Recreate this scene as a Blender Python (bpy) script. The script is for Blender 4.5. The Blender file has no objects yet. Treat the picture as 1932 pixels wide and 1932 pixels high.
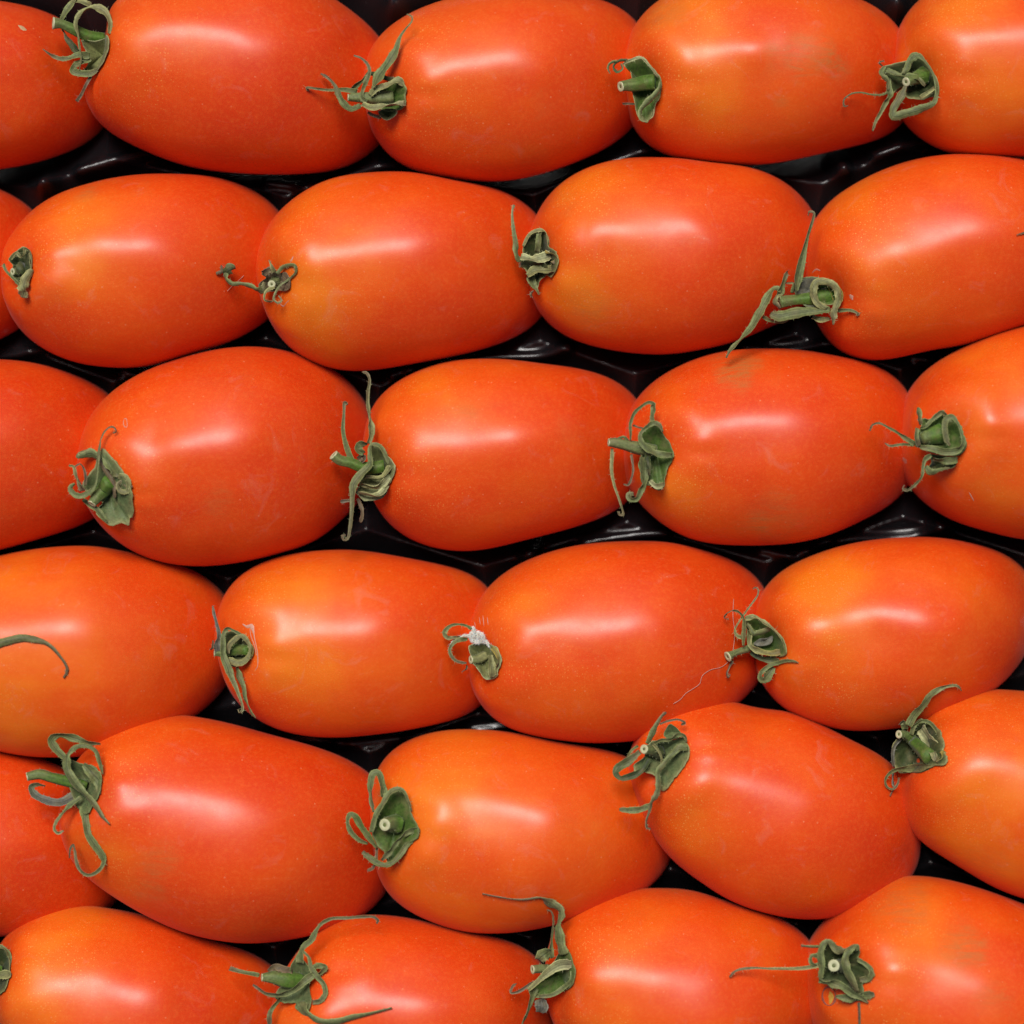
import bpy, bmesh, math, random
import numpy as np
from mathutils import Vector, noise
from mathutils.bvhtree import BVHTree

# ------------------------------------------------------------------ camera, sky, sun, exposure
S = 0.00015            # metres per measuring unit (u); the photograph is 1932 u wide
DU = 5400.0            # camera height above the tomatoes' middle, in u
sc = bpy.context.scene
cam = bpy.data.cameras.new("camera"); camo = bpy.data.objects.new("camera", cam)
sc.collection.objects.link(camo); sc.camera = camo
camo.location = (0, 0, DU*S); camo.rotation_euler = (0, 0, 0)
cam.sensor_fit = 'HORIZONTAL'; cam.angle = 2*math.atan(966/DU)
cam.clip_start = 0.05; cam.clip_end = 10
cam.dof.use_dof = True; cam.dof.focus_distance = (DU-110)*S; cam.dof.aperture_fstop = 5.6

SUN_TILT = math.radians(25)      # away from straight overhead
SUN_AZ = math.radians(106)       # direction in the picture plane, anticlockwise from picture right
world = bpy.data.worlds.new("World"); sc.world = world; world.use_nodes = True
wn = world.node_tree; bg = wn.nodes['Background']
sky = wn.nodes.new('ShaderNodeTexSky'); sky.sky_type = 'NISHITA'; sky.sun_disc = False
sky.sun_elevation = math.pi/2 - SUN_TILT
sky.sun_rotation = math.pi/2 - SUN_AZ
sky.dust_density = 4.0; sky.air_density = 1.0; sky.ozone_density = 0.6
wn.links.new(sky.outputs[0], bg.inputs[0]); bg.inputs[1].default_value = 0.053
sun = bpy.data.lights.new("sun", 'SUN'); suno = bpy.data.objects.new("sun", sun)
sc.collection.objects.link(suno)
sun.energy = 4.0; sun.angle = math.radians(23); sun.color = (1.0, 0.965, 0.93)
sd = Vector((math.sin(SUN_TILT)*math.cos(SUN_AZ), math.sin(SUN_TILT)*math.sin(SUN_AZ), math.cos(SUN_TILT)))
suno.rotation_euler = sd.to_track_quat('Z', 'Y').to_euler()
sc.view_settings.view_transform = 'Standard'; sc.view_settings.look = 'None'
sc.view_settings.gamma = 1.0; sc.view_settings.exposure = 0.0
sc.render.resolution_x = 1024; sc.render.resolution_y = 1024

# ------------------------------------------------------------------ helpers
def W(x, y, z):                       # u on the picture plane at height z (u) -> metres
    k = (DU - z)/DU
    return Vector(((x-966)*k*S, (966-y)*k*S, z*S))
def U(x, y, z):                       # same but still in u units (right, up, towards camera)
    k = (DU - z)/DU
    return np.array([(x-966)*k, (966-y)*k, z])

def smooth(e0, e1, v):
    t = np.clip((v-e0)/(e1-e0), 0, 1); return t*t*(3-2*t)

def mesh_obj(name, V, F, mat, parent=None, origin=(0,0,0), cols=None, smooth_sh=True):
    """V in u units (right, up, height); origin in u; linked as one mesh object"""
    me = bpy.data.meshes.new(name)
    V = (np.asarray(V, dtype=float) - np.asarray(origin, dtype=float))*S
    me.from_pydata([tuple(v) for v in V], [], F)
    me.update()
    if smooth_sh:
        me.polygons.foreach_set('use_smooth', [True]*len(me.polygons))
    if cols is not None:
        a = me.color_attributes.new('tint', 'FLOAT_COLOR', 'POINT')
        c = np.ones((len(V), 4)); c[:, :3] = np.asarray(cols)[:, :3]
        a.data.foreach_set('color', c.ravel())
    me.materials.append(mat)
    o = bpy.data.objects.new(name, me); sc.collection.objects.link(o)
    if parent is not None:
        o.parent = parent
    return o

def catmull(P, per=6, closed=False):
    P = np.asarray(P, dtype=float); n = len(P); out = []
    rng = range(n) if closed else range(n-1)
    for i in rng:
        if closed:
            p0, p1, p2, p3 = P[(i-1) % n], P[i], P[(i+1) % n], P[(i+2) % n]
        else:
            p1, p2 = P[i], P[i+1]
            p0 = P[i-1] if i > 0 else 2*p1-p2
            p3 = P[i+2] if i+2 < n else 2*p2-p1
        d01 = max(np.linalg.norm((p1-p0)[:2]), 1e-3)**.5
        d12 = max(np.linalg.norm((p2-p1)[:2]), 1e-3)**.5
        d23 = max(np.linalg.norm((p3-p2)[:2]), 1e-3)**.5
        m1 = (p2-p1) + d12*((p1-p0)/d01 - (p2-p0)/(d01+d12))
        m2 = (p2-p1) + d12*((p3-p2)/d23 - (p3-p1)/(d12+d23))
        for k in range(per):
            t = k/per
            out.append((2*t**3-3*t**2+1)*p1 + (t**3-2*t**2+t)*m1 + (-2*t**3+3*t**2)*p2 + (t**3-t**2)*m2)
    if not closed:
        out.append(P[-1])
    return np.array(out)

# ------------------------------------------------------------------ materials
def new_mat(name):
    m = bpy.data.materials.new(name); m.use_nodes = True
    nt = m.node_tree; b = nt.nodes['Principled BSDF']; return m, nt, b
def N(nt, t, **kw):
    n = nt.nodes.new(t)
    for k, v in kw.items(): setattr(n, k, v)
    return n
def mixc(nt, a, b, f, mode='MIX'):
    n = N(nt, 'ShaderNodeMix', data_type='RGBA', blend_type=mode)
    for s, v in ((6, a), (7, b), (0, f)):
        if isinstance(v, bpy.types.NodeSocket): nt.links.new(v, n.inputs[s])
        elif isinstance(v, tuple): n.inputs[s].default_value = (*v, 1)
        else: n.inputs[s].default_value = v
    return n.outputs[2]
def ramp(nt, src, stops):
    r = N(nt, 'ShaderNodeValToRGB'); e = r.color_ramp.elements
    while len(e) < len(stops): e.new(0.5)
    for el, (p, c) in zip(e, stops):
        el.position = p; el.color = (*c, 1) if isinstance(c, tuple) else (c, c, c, 1)
    nt.links.new(src, r.inputs[0]); return r.outputs[0]
def math_n(nt, op, a, b=None, c=None):
    n = N(nt, 'ShaderNodeMath', operation=op)
    for i, v in enumerate((a, b, c)):
        if v is None: continue
        if isinstance(v, bpy.types.NodeSocket): nt.links.new(v, n.inputs[i])
        else: n.inputs[i].default_value = v
    return n.outputs[0]
def noise_n(nt, vec, scale, detail=3, rough=.5, dist=0.0):
    n = N(nt, 'ShaderNodeTexNoise'); nt.links.new(vec, n.inputs['Vector'])
    n.inputs['Scale'].default_value = scale; n.inputs['Detail'].default_value = detail
    n.inputs['Roughness'].default_value = rough; n.inputs['Distortion'].default_value = dist
    return n.outputs['Fac']

def tomato_material():
    m, nt, b = new_mat("tomato_skin")
    co = N(nt, 'ShaderNodeTexCoord').outputs['Object']
    oi = N(nt, 'ShaderNodeObjectInfo')
    off = N(nt, 'ShaderNodeVectorMath', operation='MULTIPLY_ADD')
    comb = N(nt, 'ShaderNodeCombineXYZ'); nt.links.new(oi.outputs['Random'], comb.inputs[0]); nt.links.new(oi.outputs['Random'], comb.inputs[2])
    nt.links.new(comb.outputs[0], off.inputs[0]); off.inputs[1].default_value = (3, 3, 3); nt.links.new(co, off.inputs[2])
    v = off.outputs[0]
    at = N(nt, 'ShaderNodeAttribute'); at.attribute_name = 'tint'
    sp = N(nt, 'ShaderNodeSeparateColor'); nt.links.new(at.outputs['Color'], sp.inputs[0])
    orange, fleck, dull = sp.outputs[0], sp.outputs[1], sp.outputs[2]
    big = noise_n(nt, v, 38, 3, .55)
    st = N(nt, 'ShaderNodeMapping'); nt.links.new(v, st.inputs[0]); st.inputs['Scale'].default_value = (.22, 1.3, 1.3)
    streak = noise_n(nt, st.outputs[0], 120, 4, .6)
    fo = math_n(nt, 'MULTIPLY_ADD', math_n(nt, 'SUBTRACT', big, .5), 1.15, orange)
    fo = math_n(nt, 'MULTIPLY_ADD', math_n(nt, 'SUBTRACT', streak, .5), .28, fo)
    base = ramp(nt, fo, [(0, (.55, .034, .0025)), (.35, (.61, .054, .003)), (.65, (.645, .085, .004)), (1, (.68, .150, .006))])
    # fine mottling under the skin
    mot = noise_n(nt, v, 900, 2, .7)
    base = mixc(nt, base, (.75, .16, .026), math_n(nt, 'MULTIPLY', ramp(nt, mot, [(.45, 0.0), (.8, 1.0)]), .24))
    # golden pin-prick flecks
    vo = N(nt, 'ShaderNodeTexVoronoi'); nt.links.new(v, vo.inputs['Vector']); vo.inputs['Scale'].default_value = 1500
    dot = ramp(nt, vo.outputs['Distance'], [(.12, 1.0), (.34, 0.0)])
    rnd = N(nt, 'ShaderNodeSeparateColor'); nt.links.new(vo.outputs['Color'], rnd.inputs[0])
    pk = ramp(nt, rnd.outputs[0], [(.35, 0.0), (.75, 1.0)])
    msk = ramp(nt, math_n(nt, 'MULTIPLY', fleck, math_n(nt, 'MULTIPLY_ADD', noise_n(nt, v, 95, 3, .6), 1.6, -.25)), [(.15, 0.0), (.75, 1.0)])
    base = mixc(nt, base, (.78, .34, .075), math_n(nt, 'MULTIPLY', math_n(nt, 'MULTIPLY', dot, pk), math_n(nt, 'MULTIPLY', msk, .8)))
    # sparse pale specks everywhere
    v2 = N(nt, 'ShaderNodeTexVoronoi'); nt.links.new(v, v2.inputs['Vector']); v2.inputs['Scale'].default_value = 420
    d2 = ramp(nt, v2.outputs['Distance'], [(.05, 1.0), (.13, 0.0)])
    r2 = N(nt, 'ShaderNodeSeparateColor'); nt.links.new(v2.outputs['Color'], r2.inputs[0])
    base = mixc(nt, base, (.72, .25, .12), math_n(nt, 'MULTIPLY', math_n(nt, 'MULTIPLY', d2, ramp(nt, r2.outputs[1], [(.55, 0.0), (.8, 1.0)])), .5))
    # dull, faintly greyish-green blemishes
    bl = ramp(nt, noise_n(nt, v, 60, 4, .62, .6), [(.60, 0.0), (.74, 1.0)])
    base = mixc(nt, base, (.40, .11, .028), math_n(nt, 'MULTIPLY', bl, .15))
    base = mixc(nt, base, (.36, .13, .03), math_n(nt, 'MULTIPLY', dull, ramp(nt, noise_n(nt, st.outputs[0], 420, 6, .7, .8), [(.36, .05), (.62, .75)])))
    # dusty bloom: dry grey smears
    du = ramp(nt, noise_n(nt, v, 85, 6, .68, 1.6), [(.58, 0.0), (.74, 1.0)])
    base = mixc(nt, base, (.52, .24, .17), math_n(nt, 'MULTIPLY', du, .17))
    nt.links.new(base, b.inputs['Base Color'])
    rr = math_n(nt, 'MULTIPLY_ADD', noise_n(nt, v, 160, 4, .6), .14, .36)
    rr = math_n(nt, 'MULTIPLY_ADD', du, .10, rr)
    nt.links.new(rr, b.inputs['Roughness'])
    b.inputs['IOR'].default_value = 1.36
    b.inputs['Coat Weight'].default_value = .22; b.inputs['Coat IOR'].default_value = 1.42
    nt.links.new(math_n(nt, 'MULTIPLY_ADD', noise_n(nt, v, 240, 5, .65), .28, .16), b.inputs['Coat Roughness'])
    b.inputs['Subsurface Weight'].default_value = .08
    b.inputs['Subsurface Radius'].default_value = (1.0, .22, .08)
    b.inputs['Subsurface Scale'].default_value = .0016
    b.inputs['Sheen Weight'].default_value = .05; b.inputs['Sheen Roughness'].default_value = .3
    b.inputs['Sheen Tint'].default_value = (1, .75, .68, 1)
    bp = N(nt, 'ShaderNodeBump'); bp.inputs['Strength'].default_value = .11; bp.inputs['Distance'].default_value = .0003
    hh = math_n(nt, 'MULTIPLY_ADD', noise_n(nt, v, 1900, 2, .6), .55, math_n(nt, 'MULTIPLY', streak, .9))
    nt.links.new(hh, bp.inputs['Height']); nt.links.new(bp.outputs[0], b.inputs['Normal'])
    return m

def green_material(name="dry_calyx"):
    m, nt, b = new_mat(name)
    co = N(nt, 'ShaderNodeTexCoord').outputs['Object']
    at = N(nt, 'ShaderNodeAttribute'); at.attribute_name = 'tint'
    n1 = noise_n(nt, co, 1300, 4, .65)
    n2 = noise_n(nt, co, 330, 3, .6)
    c = mixc(nt, at.outputs['Color'], ramp(nt, n1, [(.25, .55), (.5, 1.0), (.8, 1.4)]), 1.0, 'MULTIPLY')
    c = mixc(nt, c, (.16, .125, .055), math_n(nt, 'MULTIPLY', ramp(nt, n2, [(.48, 0.0), (.7, 1.0)]), .42))
    nt.links.new(c, b.inputs['Base Color'])
    b.inputs['Roughness'].default_value = .62; b.inputs['IOR'].default_value = 1.38
    b.inputs['Sheen Weight'].default_value = .08; b.inputs['Sheen Roughness'].default_value = .4
    b.inputs['Subsurface Weight'].default_value = .0
    bp = N(nt, 'ShaderNodeBump'); bp.inputs['Strength'].default_value = .35; bp.inputs['Distance'].default_value = .0003
    nt.links.new(n1, bp.inputs['Height']); nt.links.new(bp.outputs[0], b.inputs['Normal'])
    return m

def tray_material():
    m, nt, b = new_mat("black_plastic")
    co = N(nt, 'ShaderNodeTexCoord').outputs['Object']
    n1 = noise_n(nt, co, 90, 4, .6); n2 = noise_n(nt, co, 700, 3, .6)
    c = mixc(nt, (.004, .004, .005), (.010, .0095, .011), n1)
    c = mixc(nt, c, (.06, .05, .05), math_n(nt, 'MULTIPLY', ramp(nt, n2, [(.66, 0.0), (.8, 1.0)]), .35))
    nt.links.new(c, b.inputs['Base Color'])
    nt.links.new(math_n(nt, 'MULTIPLY_ADD', n2, .16, .14), b.inputs['Roughness'])
    b.inputs['IOR'].default_value = 1.47
    bp = N(nt, 'ShaderNodeBump'); bp.inputs['Strength'].default_value = .05; bp.inputs['Distance'].default_value = .0004
    nt.links.new(n2, bp.inputs['Height']); nt.links.new(bp.outputs[0], b.inputs['Normal'])
    return m

def flat_material(name, col, rough=.6, sheen=0.0):
    m, nt, b = new_mat(name)
    co = N(nt, 'ShaderNodeTexCoord').outputs['Object']
    n1 = noise_n(nt, co, 1500, 3, .6)
    c = mixc(nt, col, tuple(x*.6 for x in col), n1)
    nt.links.new(c, b.inputs['Base Color']); b.inputs['Roughness'].default_value = rough
    b.inputs['Sheen Weight'].default_value = sheen
    return m

M_TOM = tomato_material(); M_GRN = green_material(); M_TRAY = tray_material()
M_CUT = flat_material("cut_stem_pith", (.50, .50, .29), .6)
M_PITH = flat_material("stem_hollow", (.16, .19, .08), .8)
M_MOULD = flat_material("white_mould", (.72, .66, .58), .9, .0)
M_MOULD.node_tree.nodes['Principled BSDF'].inputs['Subsurface Weight'].default_value = .25
M_MOULD.node_tree.nodes['Principled BSDF'].inputs['Subsurface Scale'].default_value = .001
M_SCAR = flat_material("pale_scar", (.62, .30, .21), .6)
M_THREAD = flat_material("pale_fibre", (.55, .36, .28), .7)
# ------------------------------------------------------------------ tomatoes: outline as seen from above, height, tilt,
# ripeness (base, [(x, y, radius, amount)...]) and label
T = {}
def tom(key, pts, z=0, tilt=.10, base=.3, patches=(), dull=(), label='', dents=()):
    T[key] = dict(pts=pts, z=z, tilt=tilt, base=base, patches=patches, dull=dull, label=label, dents=dents)

tom('A0', [(-340,160),(-300,60),(-200,15),(-80,-2),(0,3),(60,12),(118,34),(165,75),(196,140),(195,195),(175,236),(118,279),(60,303),(0,317),(-100,330),(-220,310),(-310,250)],
    z=-6, base=.12, label='red tomato at the left edge of the top row with a small beige scar')
tom('A1', [(160,171),(185,128),(203,85),(212,30),(238,-12),(300,-42),(400,-58),(500,-52),(600,-22),(648,7),(692,37),(719,69),(742,110),(747,160),(735,220),(704,268),(649,307),(571,324),(504,328),(403,322),(353,312),(292,292),(235,262),(188,232),(165,202)],
    base=.14, patches=[(310,110,90,.3)], dents=[(470,60,60,-3)], label='long red plum tomato in the top row behind a ring-shaped curled sepal')
tom('A2', [(682,141),(692,108),(715,71),(752,40),(793,17),(843,0),(900,-12),(1000,-18),(1100,-12),(1179,6),(1212,30),(1228,80),(1232,140),(1220,190),(1196,232),(1162,262),(1112,292),(1061,314),(994,334),(927,341),(877,338),(809,327),(759,309),(722,279),(700,242),(687,195)],
    base=.30, patches=[(850,90,110,.28),(860,220,90,.2)], dull=[(1005,318,30,.3)], label='plum tomato in the top row with one straight upright sepal above its stem')
tom('A3', [(1175,144),(1179,91),(1196,50),(1219,20),(1250,-4),(1310,-27),(1400,-38),(1500,-34),(1590,-16),(1669,13),(1702,34),(1728,80),(1737,130),(1732,190),(1706,232),(1669,252),(1602,275),(1535,292),(1468,306),(1401,311),(1333,307),(1283,297),(1229,275),(1199,245),(1186,208),(1178,175)],
    base=.42, patches=[(1270,50,110,.55),(1330,180,90,.2),(1300,80,50,.3)], dull=[(1500,130,50,.8),(1560,150,25,.5),(1440,125,16,.5),(1460,215,16,.5),(1250,45,40,.45)], dents=[(1330,60,45,-7),(1420,92,30,5),(1510,70,40,-5)],
    label='yellowish tomato in the top row with greenish blemishes and a stubby stem')
tom('A4', [(1684,134),(1686,101),(1696,57),(1713,24),(1740,-6),(1800,-34),(1890,-48),(2000,-45),(2110,-20),(2190,50),(2225,140),(2190,220),(2100,270),(2000,290),(1932,296),(1854,297),(1804,289),(1753,265),(1716,235),(1699,205),(1688,175)],
    z=4, base=.58, patches=[(1790,50,80,.25),(1900,200,90,.15)], label='orange plum tomato in the top right corner with a long thread-like curling sepal')
tom('B0', [(-480,500),(-440,400),(-320,345),(-160,325),(-60,335),(0,358),(34,373),(58,400),(78,450),(80,515),(62,570),(32,608),(0,632),(-100,670),(-250,682),(-400,620)],
    z=-8, base=.12, label='sliver of a red plum tomato at the left edge in the second row')
tom('B1', [(7,540),(8,495),(13,470),(24,447),(44,417),(67,393),(101,373),(151,353),(218,336),(286,329),(353,329),(420,334),(470,353),(504,373),(528,400),(545,445),(550,500),(536,555),(501,595),(470,621),(437,641),(370,665),(319,682),(252,693),(202,692),(151,685),(101,668),(64,645),(32,615),(14,580)],
    base=.26, patches=[(190,400,90,.38),(180,525,70,.4)], dull=[(178,378,22,.6)], dents=[(180,440,40,3)], label='plum tomato on the left of the second row with a short crumpled calyx')
tom('B2', [(484,495),(488,462),(504,430),(537,390),(578,359),(621,339),(665,330),(709,326),(759,325),(809,331),(877,343),(927,351),(971,366),(1011,393),(1036,430),(1047,490),(1040,550),(1022,597),(994,618),(944,645),(877,667),(793,684),(725,695),(685,699),(641,697),(588,682),(554,662),(534,642),(504,598),(492,554)],
    base=.36, patches=[(560,610,110,.5),(570,390,80,.3),(700,420,80,.15),(600,600,60,.2)], dents=[(575,470,35,4),(640,430,40,-3)], label='orange tomato in the second row with one bent sepal and a white scratch')
tom('B3', [(996,505),(998,447),(1004,428),(1014,400),(1034,371),(1061,343),(1105,319),(1162,302),(1213,298),(1290,301),(1350,309),(1417,314),(1468,331),(1501,349),(1525,370),(1547,396),(1564,450),(1566,510),(1540,560),(1498,592),(1451,617),(1384,645),(1320,660),(1263,668),(1213,667),(1145,658),(1088,641),(1050,622),(1018,588),(1000,550)],
    base=.32, patches=[(1120,390,100,.38),(1110,590,70,.5),(1060,560,50,.3)], dull=[(1120,600,40,.5),(1060,400,30,.3)], dents=[(1120,430,35,3),(1250,430,40,-3)], label='plum tomato in the second row with golden flecks and a thin sepal standing upright')
tom('B4', [(1518,500),(1521,467),(1532,427),(1548,396),(1579,370),(1619,343),(1669,319),(1736,299),(1804,292),(1871,293),(1932,299),(2010,322),(2070,370),(2098,440),(2093,500),(2050,560),(1970,600),(1910,625),(1853,642),(1820,651),(1753,661),(1686,675),(1646,678),(1605,672),(1579,655),(1562,635),(1545,605),(1526,560)],
    z=2, base=.38, patches=[(1640,430,110,.36)], dents=[(1700,485,50,4)], label='tomato at the right of the second row, calyx hanging far out left')
tom('B5', [(2062,470),(2080,400),(2150,330),(2280,290),(2420,300),(2540,350),(2590,450),(2560,560),(2440,630),(2290,650),(2150,610),(2080,540)],
    z=0, base=.3, label='tomato beyond the right edge, only one thin dry sepal tip showing')
tom('C0', [(-340,850),(-300,750),(-190,695),(-90,678),(0,678),(67,685),(118,700),(168,725),(207,748),(228,800),(235,860),(218,930),(165,981),(118,1001),(50,1024),(0,1038),(-90,1055),(-210,1045),(-300,965)],
    z=-6, base=.12, label='dull red plum tomato cut by the left edge in the third row')
tom('C1', [(148,875),(149,848),(158,813),(175,779),(202,749),(235,722),(286,695),(353,672),(420,658),(470,654),(537,660),(588,677),(621,692),(650,712),(682,752),(703,805),(708,860),(692,920),(655,963),(605,1014),(537,1041),(470,1058),(386,1068),(336,1066),(286,1055),(235,1031),(202,1001),(175,971),(158,940),(150,905)],
    z=3, base=.20, patches=[(300,880,90,.16)], dull=[(430,950,35,.4),(430,700,60,.12)], dents=[(290,830,30,-3),(350,850,40,2)], label='large red plum tomato in the third row with an oval scar above its stem')
tom('C2', [(687,850),(688,809),(693,785),(704,764),(724,740),(759,715),(809,692),(860,680),(927,677),(977,680),(1028,687),(1095,695),(1145,709),(1179,725),(1204,745),(1224,790),(1230,850),(1216,905),(1186,947),(1145,971),(1095,991),(1011,1014),(927,1034),(877,1040),(826,1034),(776,1018),(742,994),(719,971),(703,940),(692,900)],
    base=.33, patches=[(840,760,100,.28)], dull=[(870,790,30,.4)], dents=[(960,850,60,5),(850,830,50,-2)], label='tomato amid the third row with sepals spread straight up and down')
tom('C3', [(1172,876),(1172,843),(1179,803),(1192,766),(1215,735),(1246,712),(1283,690),(1317,675),(1367,663),(1434,658),(1518,661),(1585,672),(1653,687),(1693,705),(1722,726),(1741,780),(1745,850),(1736,895),(1716,930),(1669,961),(1619,987),(1569,1008),(1501,1024),(1434,1029),(1350,1026),(1290,1012),(1255,992),(1225,965),(1200,940),(1179,910)],
    z=2, base=.26, patches=[(1275,935,75,.55),(1250,960,50,.3),(1240,740,60,.2)], dull=[(1375,708,38,1.0),(1400,690,22,.6),(1450,980,55,.5),(1420,990,30,.4)], dents=[(1330,800,40,3),(1440,985,45,-3)],
    label='red plum tomato in the third row with a brownish green smudge near its top')
tom('C4', [(1695,850),(1698,816),(1703,776),(1718,735),(1745,702),(1780,675),(1820,655),(1871,630),(1932,615),(2010,607),(2100,622),(2195,680),(2245,780),(2225,900),(2130,980),(2010,1015),(1932,1018),(1888,1008),(1837,994),(1787,977),(1753,950),(1723,924),(1704,890)],
    z=4, base=.55, patches=[(1900,720,80,.2)], dents=[(1860,790,35,5)], label='orange tomato at the right edge of the third row, bright shine above its calyx')
tom('D0', [(-165,1240),(-150,1160),(-100,1090),(-40,1060),(50,1038),(118,1031),(185,1031),(235,1041),(302,1056),(353,1075),(390,1100),(420,1132),(438,1180),(441,1230),(422,1295),(392,1328),(340,1370),(250,1412),(144,1427),(50,1426),(0,1416),(-70,1390),(-130,1330)],
    z=-4, base=.62, patches=[(110,1240,120,.3),(20,1350,80,.25)], label='orange plum tomato at the left edge with one thin green sepal curved across it')
tom('D1', [(408,1185),(411,1150),(423,1122),(447,1092),(487,1065),(537,1048),(588,1040),(649,1037),(695,1040),(742,1048),(809,1061),(860,1075),(893,1088),(918,1104),(940,1150),(950,1210),(940,1280),(910,1337),(860,1357),(776,1377),(692,1387),(641,1391),(588,1389),(537,1380),(497,1364),(464,1340),(436,1310),(420,1270),(412,1225)],
    base=.52, patches=[(600,1240,120,.25),(580,1100,80,.15)], dents=[(500,1170,30,-4),(520,1140,35,4)], label='orange tomato in the fourth row, fine white crack curving round its stem')
tom('D2', [(876,1230),(878,1206),(885,1176),(900,1135),(927,1102),(961,1075),(1011,1051),(1078,1031),(1145,1023),(1213,1021),(1283,1026),(1333,1041),(1384,1058),(1420,1078),(1446,1102),(1464,1150),(1470,1210),(1452,1270),(1420,1308),(1384,1340),(1325,1370),(1262,1387),(1209,1396),(1145,1401),(1095,1401),(1028,1392),(961,1374),(927,1354),(902,1320),(884,1277)],
    base=.32, patches=[(980,1110,80,.2),(1130,1270,90,.25)], dents=[(990,1175,35,4),(1080,1200,50,-2)], label='plum tomato in the fourth row with fluffy white mould on its calyx')
tom('D3', [(1420,1230),(1421,1176),(1431,1139),(1446,1105),(1473,1081),(1518,1055),(1585,1031),(1653,1018),(1720,1013),(1787,1016),(1837,1026),(1888,1041),(1935,1063),(1965,1100),(1975,1155),(1958,1215),(1920,1268),(1860,1315),(1780,1350),(1700,1372),(1653,1377),(1619,1379),(1569,1374),(1518,1357),(1485,1342),(1461,1320),(1441,1290),(1426,1260)],
    z=2, base=.48, patches=[(1560,1120,90,.42),(1600,1260,80,.15)], dents=[(1640,1200,60,-7),(1560,1180,40,4),(1760,1170,60,4),(1660,1150,40,3)], label='orange tomato in the fourth row with a long pale-ended cut stem')
tom('E0', [(-370,1590),(-310,1475),(-170,1415),(-40,1408),(57,1425),(101,1444),(160,1485),(212,1555),(236,1630),(228,1690),(180,1735),(100,1760),(0,1765),(-110,1770),(-250,1735),(-340,1670)],
    z=-34, tilt=.06, base=.10, label='dark red plum tomato at the left edge tucked beneath its neighbours')
tom('E1', [(113,1545),(116,1510),(127,1475),(148,1434),(181,1394),(218,1366),(269,1351),(336,1350),(403,1359),(470,1375),(537,1394),(605,1414),(658,1441),(697,1465),(728,1510),(746,1580),(741,1645),(720,1705),(675,1742),(620,1762),(571,1770),(537,1776),(470,1778),(403,1770),(336,1753),(286,1730),(235,1703),(175,1659),(144,1632),(128,1609),(117,1580)],
    z=26, base=.16, patches=[(250,1400,70,.35),(260,1620,60,.28),(160,1590,50,.35)], dull=[(330,1600,40,.5),(300,1650,35,.45)], dents=[(300,1500,50,-3)], label='long red plum tomato in the fifth row with several wide looping sepals')
tom('E2', [(700,1540),(701,1490),(706,1462),(725,1431),(759,1404),(793,1389),(843,1379),(910,1377),(977,1384),(1045,1399),(1112,1411),(1162,1424),(1200,1440),(1240,1480),(1268,1545),(1278,1605),(1262,1650),(1225,1685),(1150,1715),(1095,1733),(1038,1745),(977,1757),(927,1759),(877,1757),(826,1743),(776,1720),(742,1696),(722,1673),(710,1640),(702,1590)],
    z=8, base=.66, patches=[(880,1470,110,.32)], dents=[(960,1580,60,-5),(830,1520,35,5),(840,1600,30,-4),(1030,1540,60,4)], label='pale orange tomato in the fifth row with the freshest, greenest calyx')
tom('E3', [(1184,1485),(1185,1445),(1197,1402),(1219,1364),(1252,1336),(1298,1317),(1350,1317),(1386,1325),(1417,1336),(1458,1338),(1495,1345),(1552,1367),(1602,1394),(1646,1417),(1682,1440),(1720,1490),(1744,1560),(1750,1612),(1744,1650),(1710,1692),(1650,1722),(1569,1735),(1518,1735),(1451,1723),(1367,1693),(1317,1659),(1290,1642),(1263,1616),(1236,1585),(1216,1548),(1197,1515)],
    z=20, base=.28, patches=[(1290,1540,80,.35),(1300,1500,50,.15)], dents=[(1300,1480,50,3)], label='plum tomato in the fifth row with many golden flecks and a wide leafy calyx')
tom('E4', [(1691,1495),(1698,1455),(1712,1400),(1732,1355),(1768,1321),(1804,1307),(1854,1302),(1932,1304),(2040,1322),(2150,1380),(2220,1480),(2230,1580),(2180,1665),(2080,1703),(2000,1705),(1932,1695),(1904,1686),(1854,1663),(1804,1632),(1753,1599),(1720,1569),(1700,1535)],
    z=20, base=.52, patches=[(1830,1540,110,.28),(1830,1360,60,.2)], dull=[(1840,1620,50,.35)], dents=[(1790,1480,40,5),(1830,1520,50,-4)], label='orange tomato at the right edge of the fifth row with an arched sepal')
tom('F0', [(-14,1870),(-10,1820),(8,1775),(34,1747),(67,1723),(108,1713),(151,1711),(218,1718),(286,1733),(353,1757),(403,1780),(454,1800),(487,1817),(512,1840),(537,1880),(545,1935),(528,2000),(450,2052),(300,2082),(150,2072),(60,2020),(5,1950)],
    z=12, base=.34, patches=[(130,1785,100,.6),(90,1870,60,.3)], dents=[(280,1880,60,5)], label='plum tomato in the bottom left corner with a yellow-orange shoulder')
tom('F1', [(508,1925),(514,1890),(530,1850),(548,1815),(571,1785),(605,1753),(641,1737),(692,1728),(742,1730),(793,1738),(860,1755),(927,1772),(977,1790),(1008,1812),(1036,1855),(1050,1910),(1048,1980),(1000,2050),(850,2090),(680,2080),(570,2040),(522,1985)],
    z=24, base=.28, patches=[(690,1790,80,.15),(570,1900,50,.3)], dents=[(640,1860,40,-4),(680,1840,30,4)], label='red plum tomato in the bottom row with long wiry sepals to either side')
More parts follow.
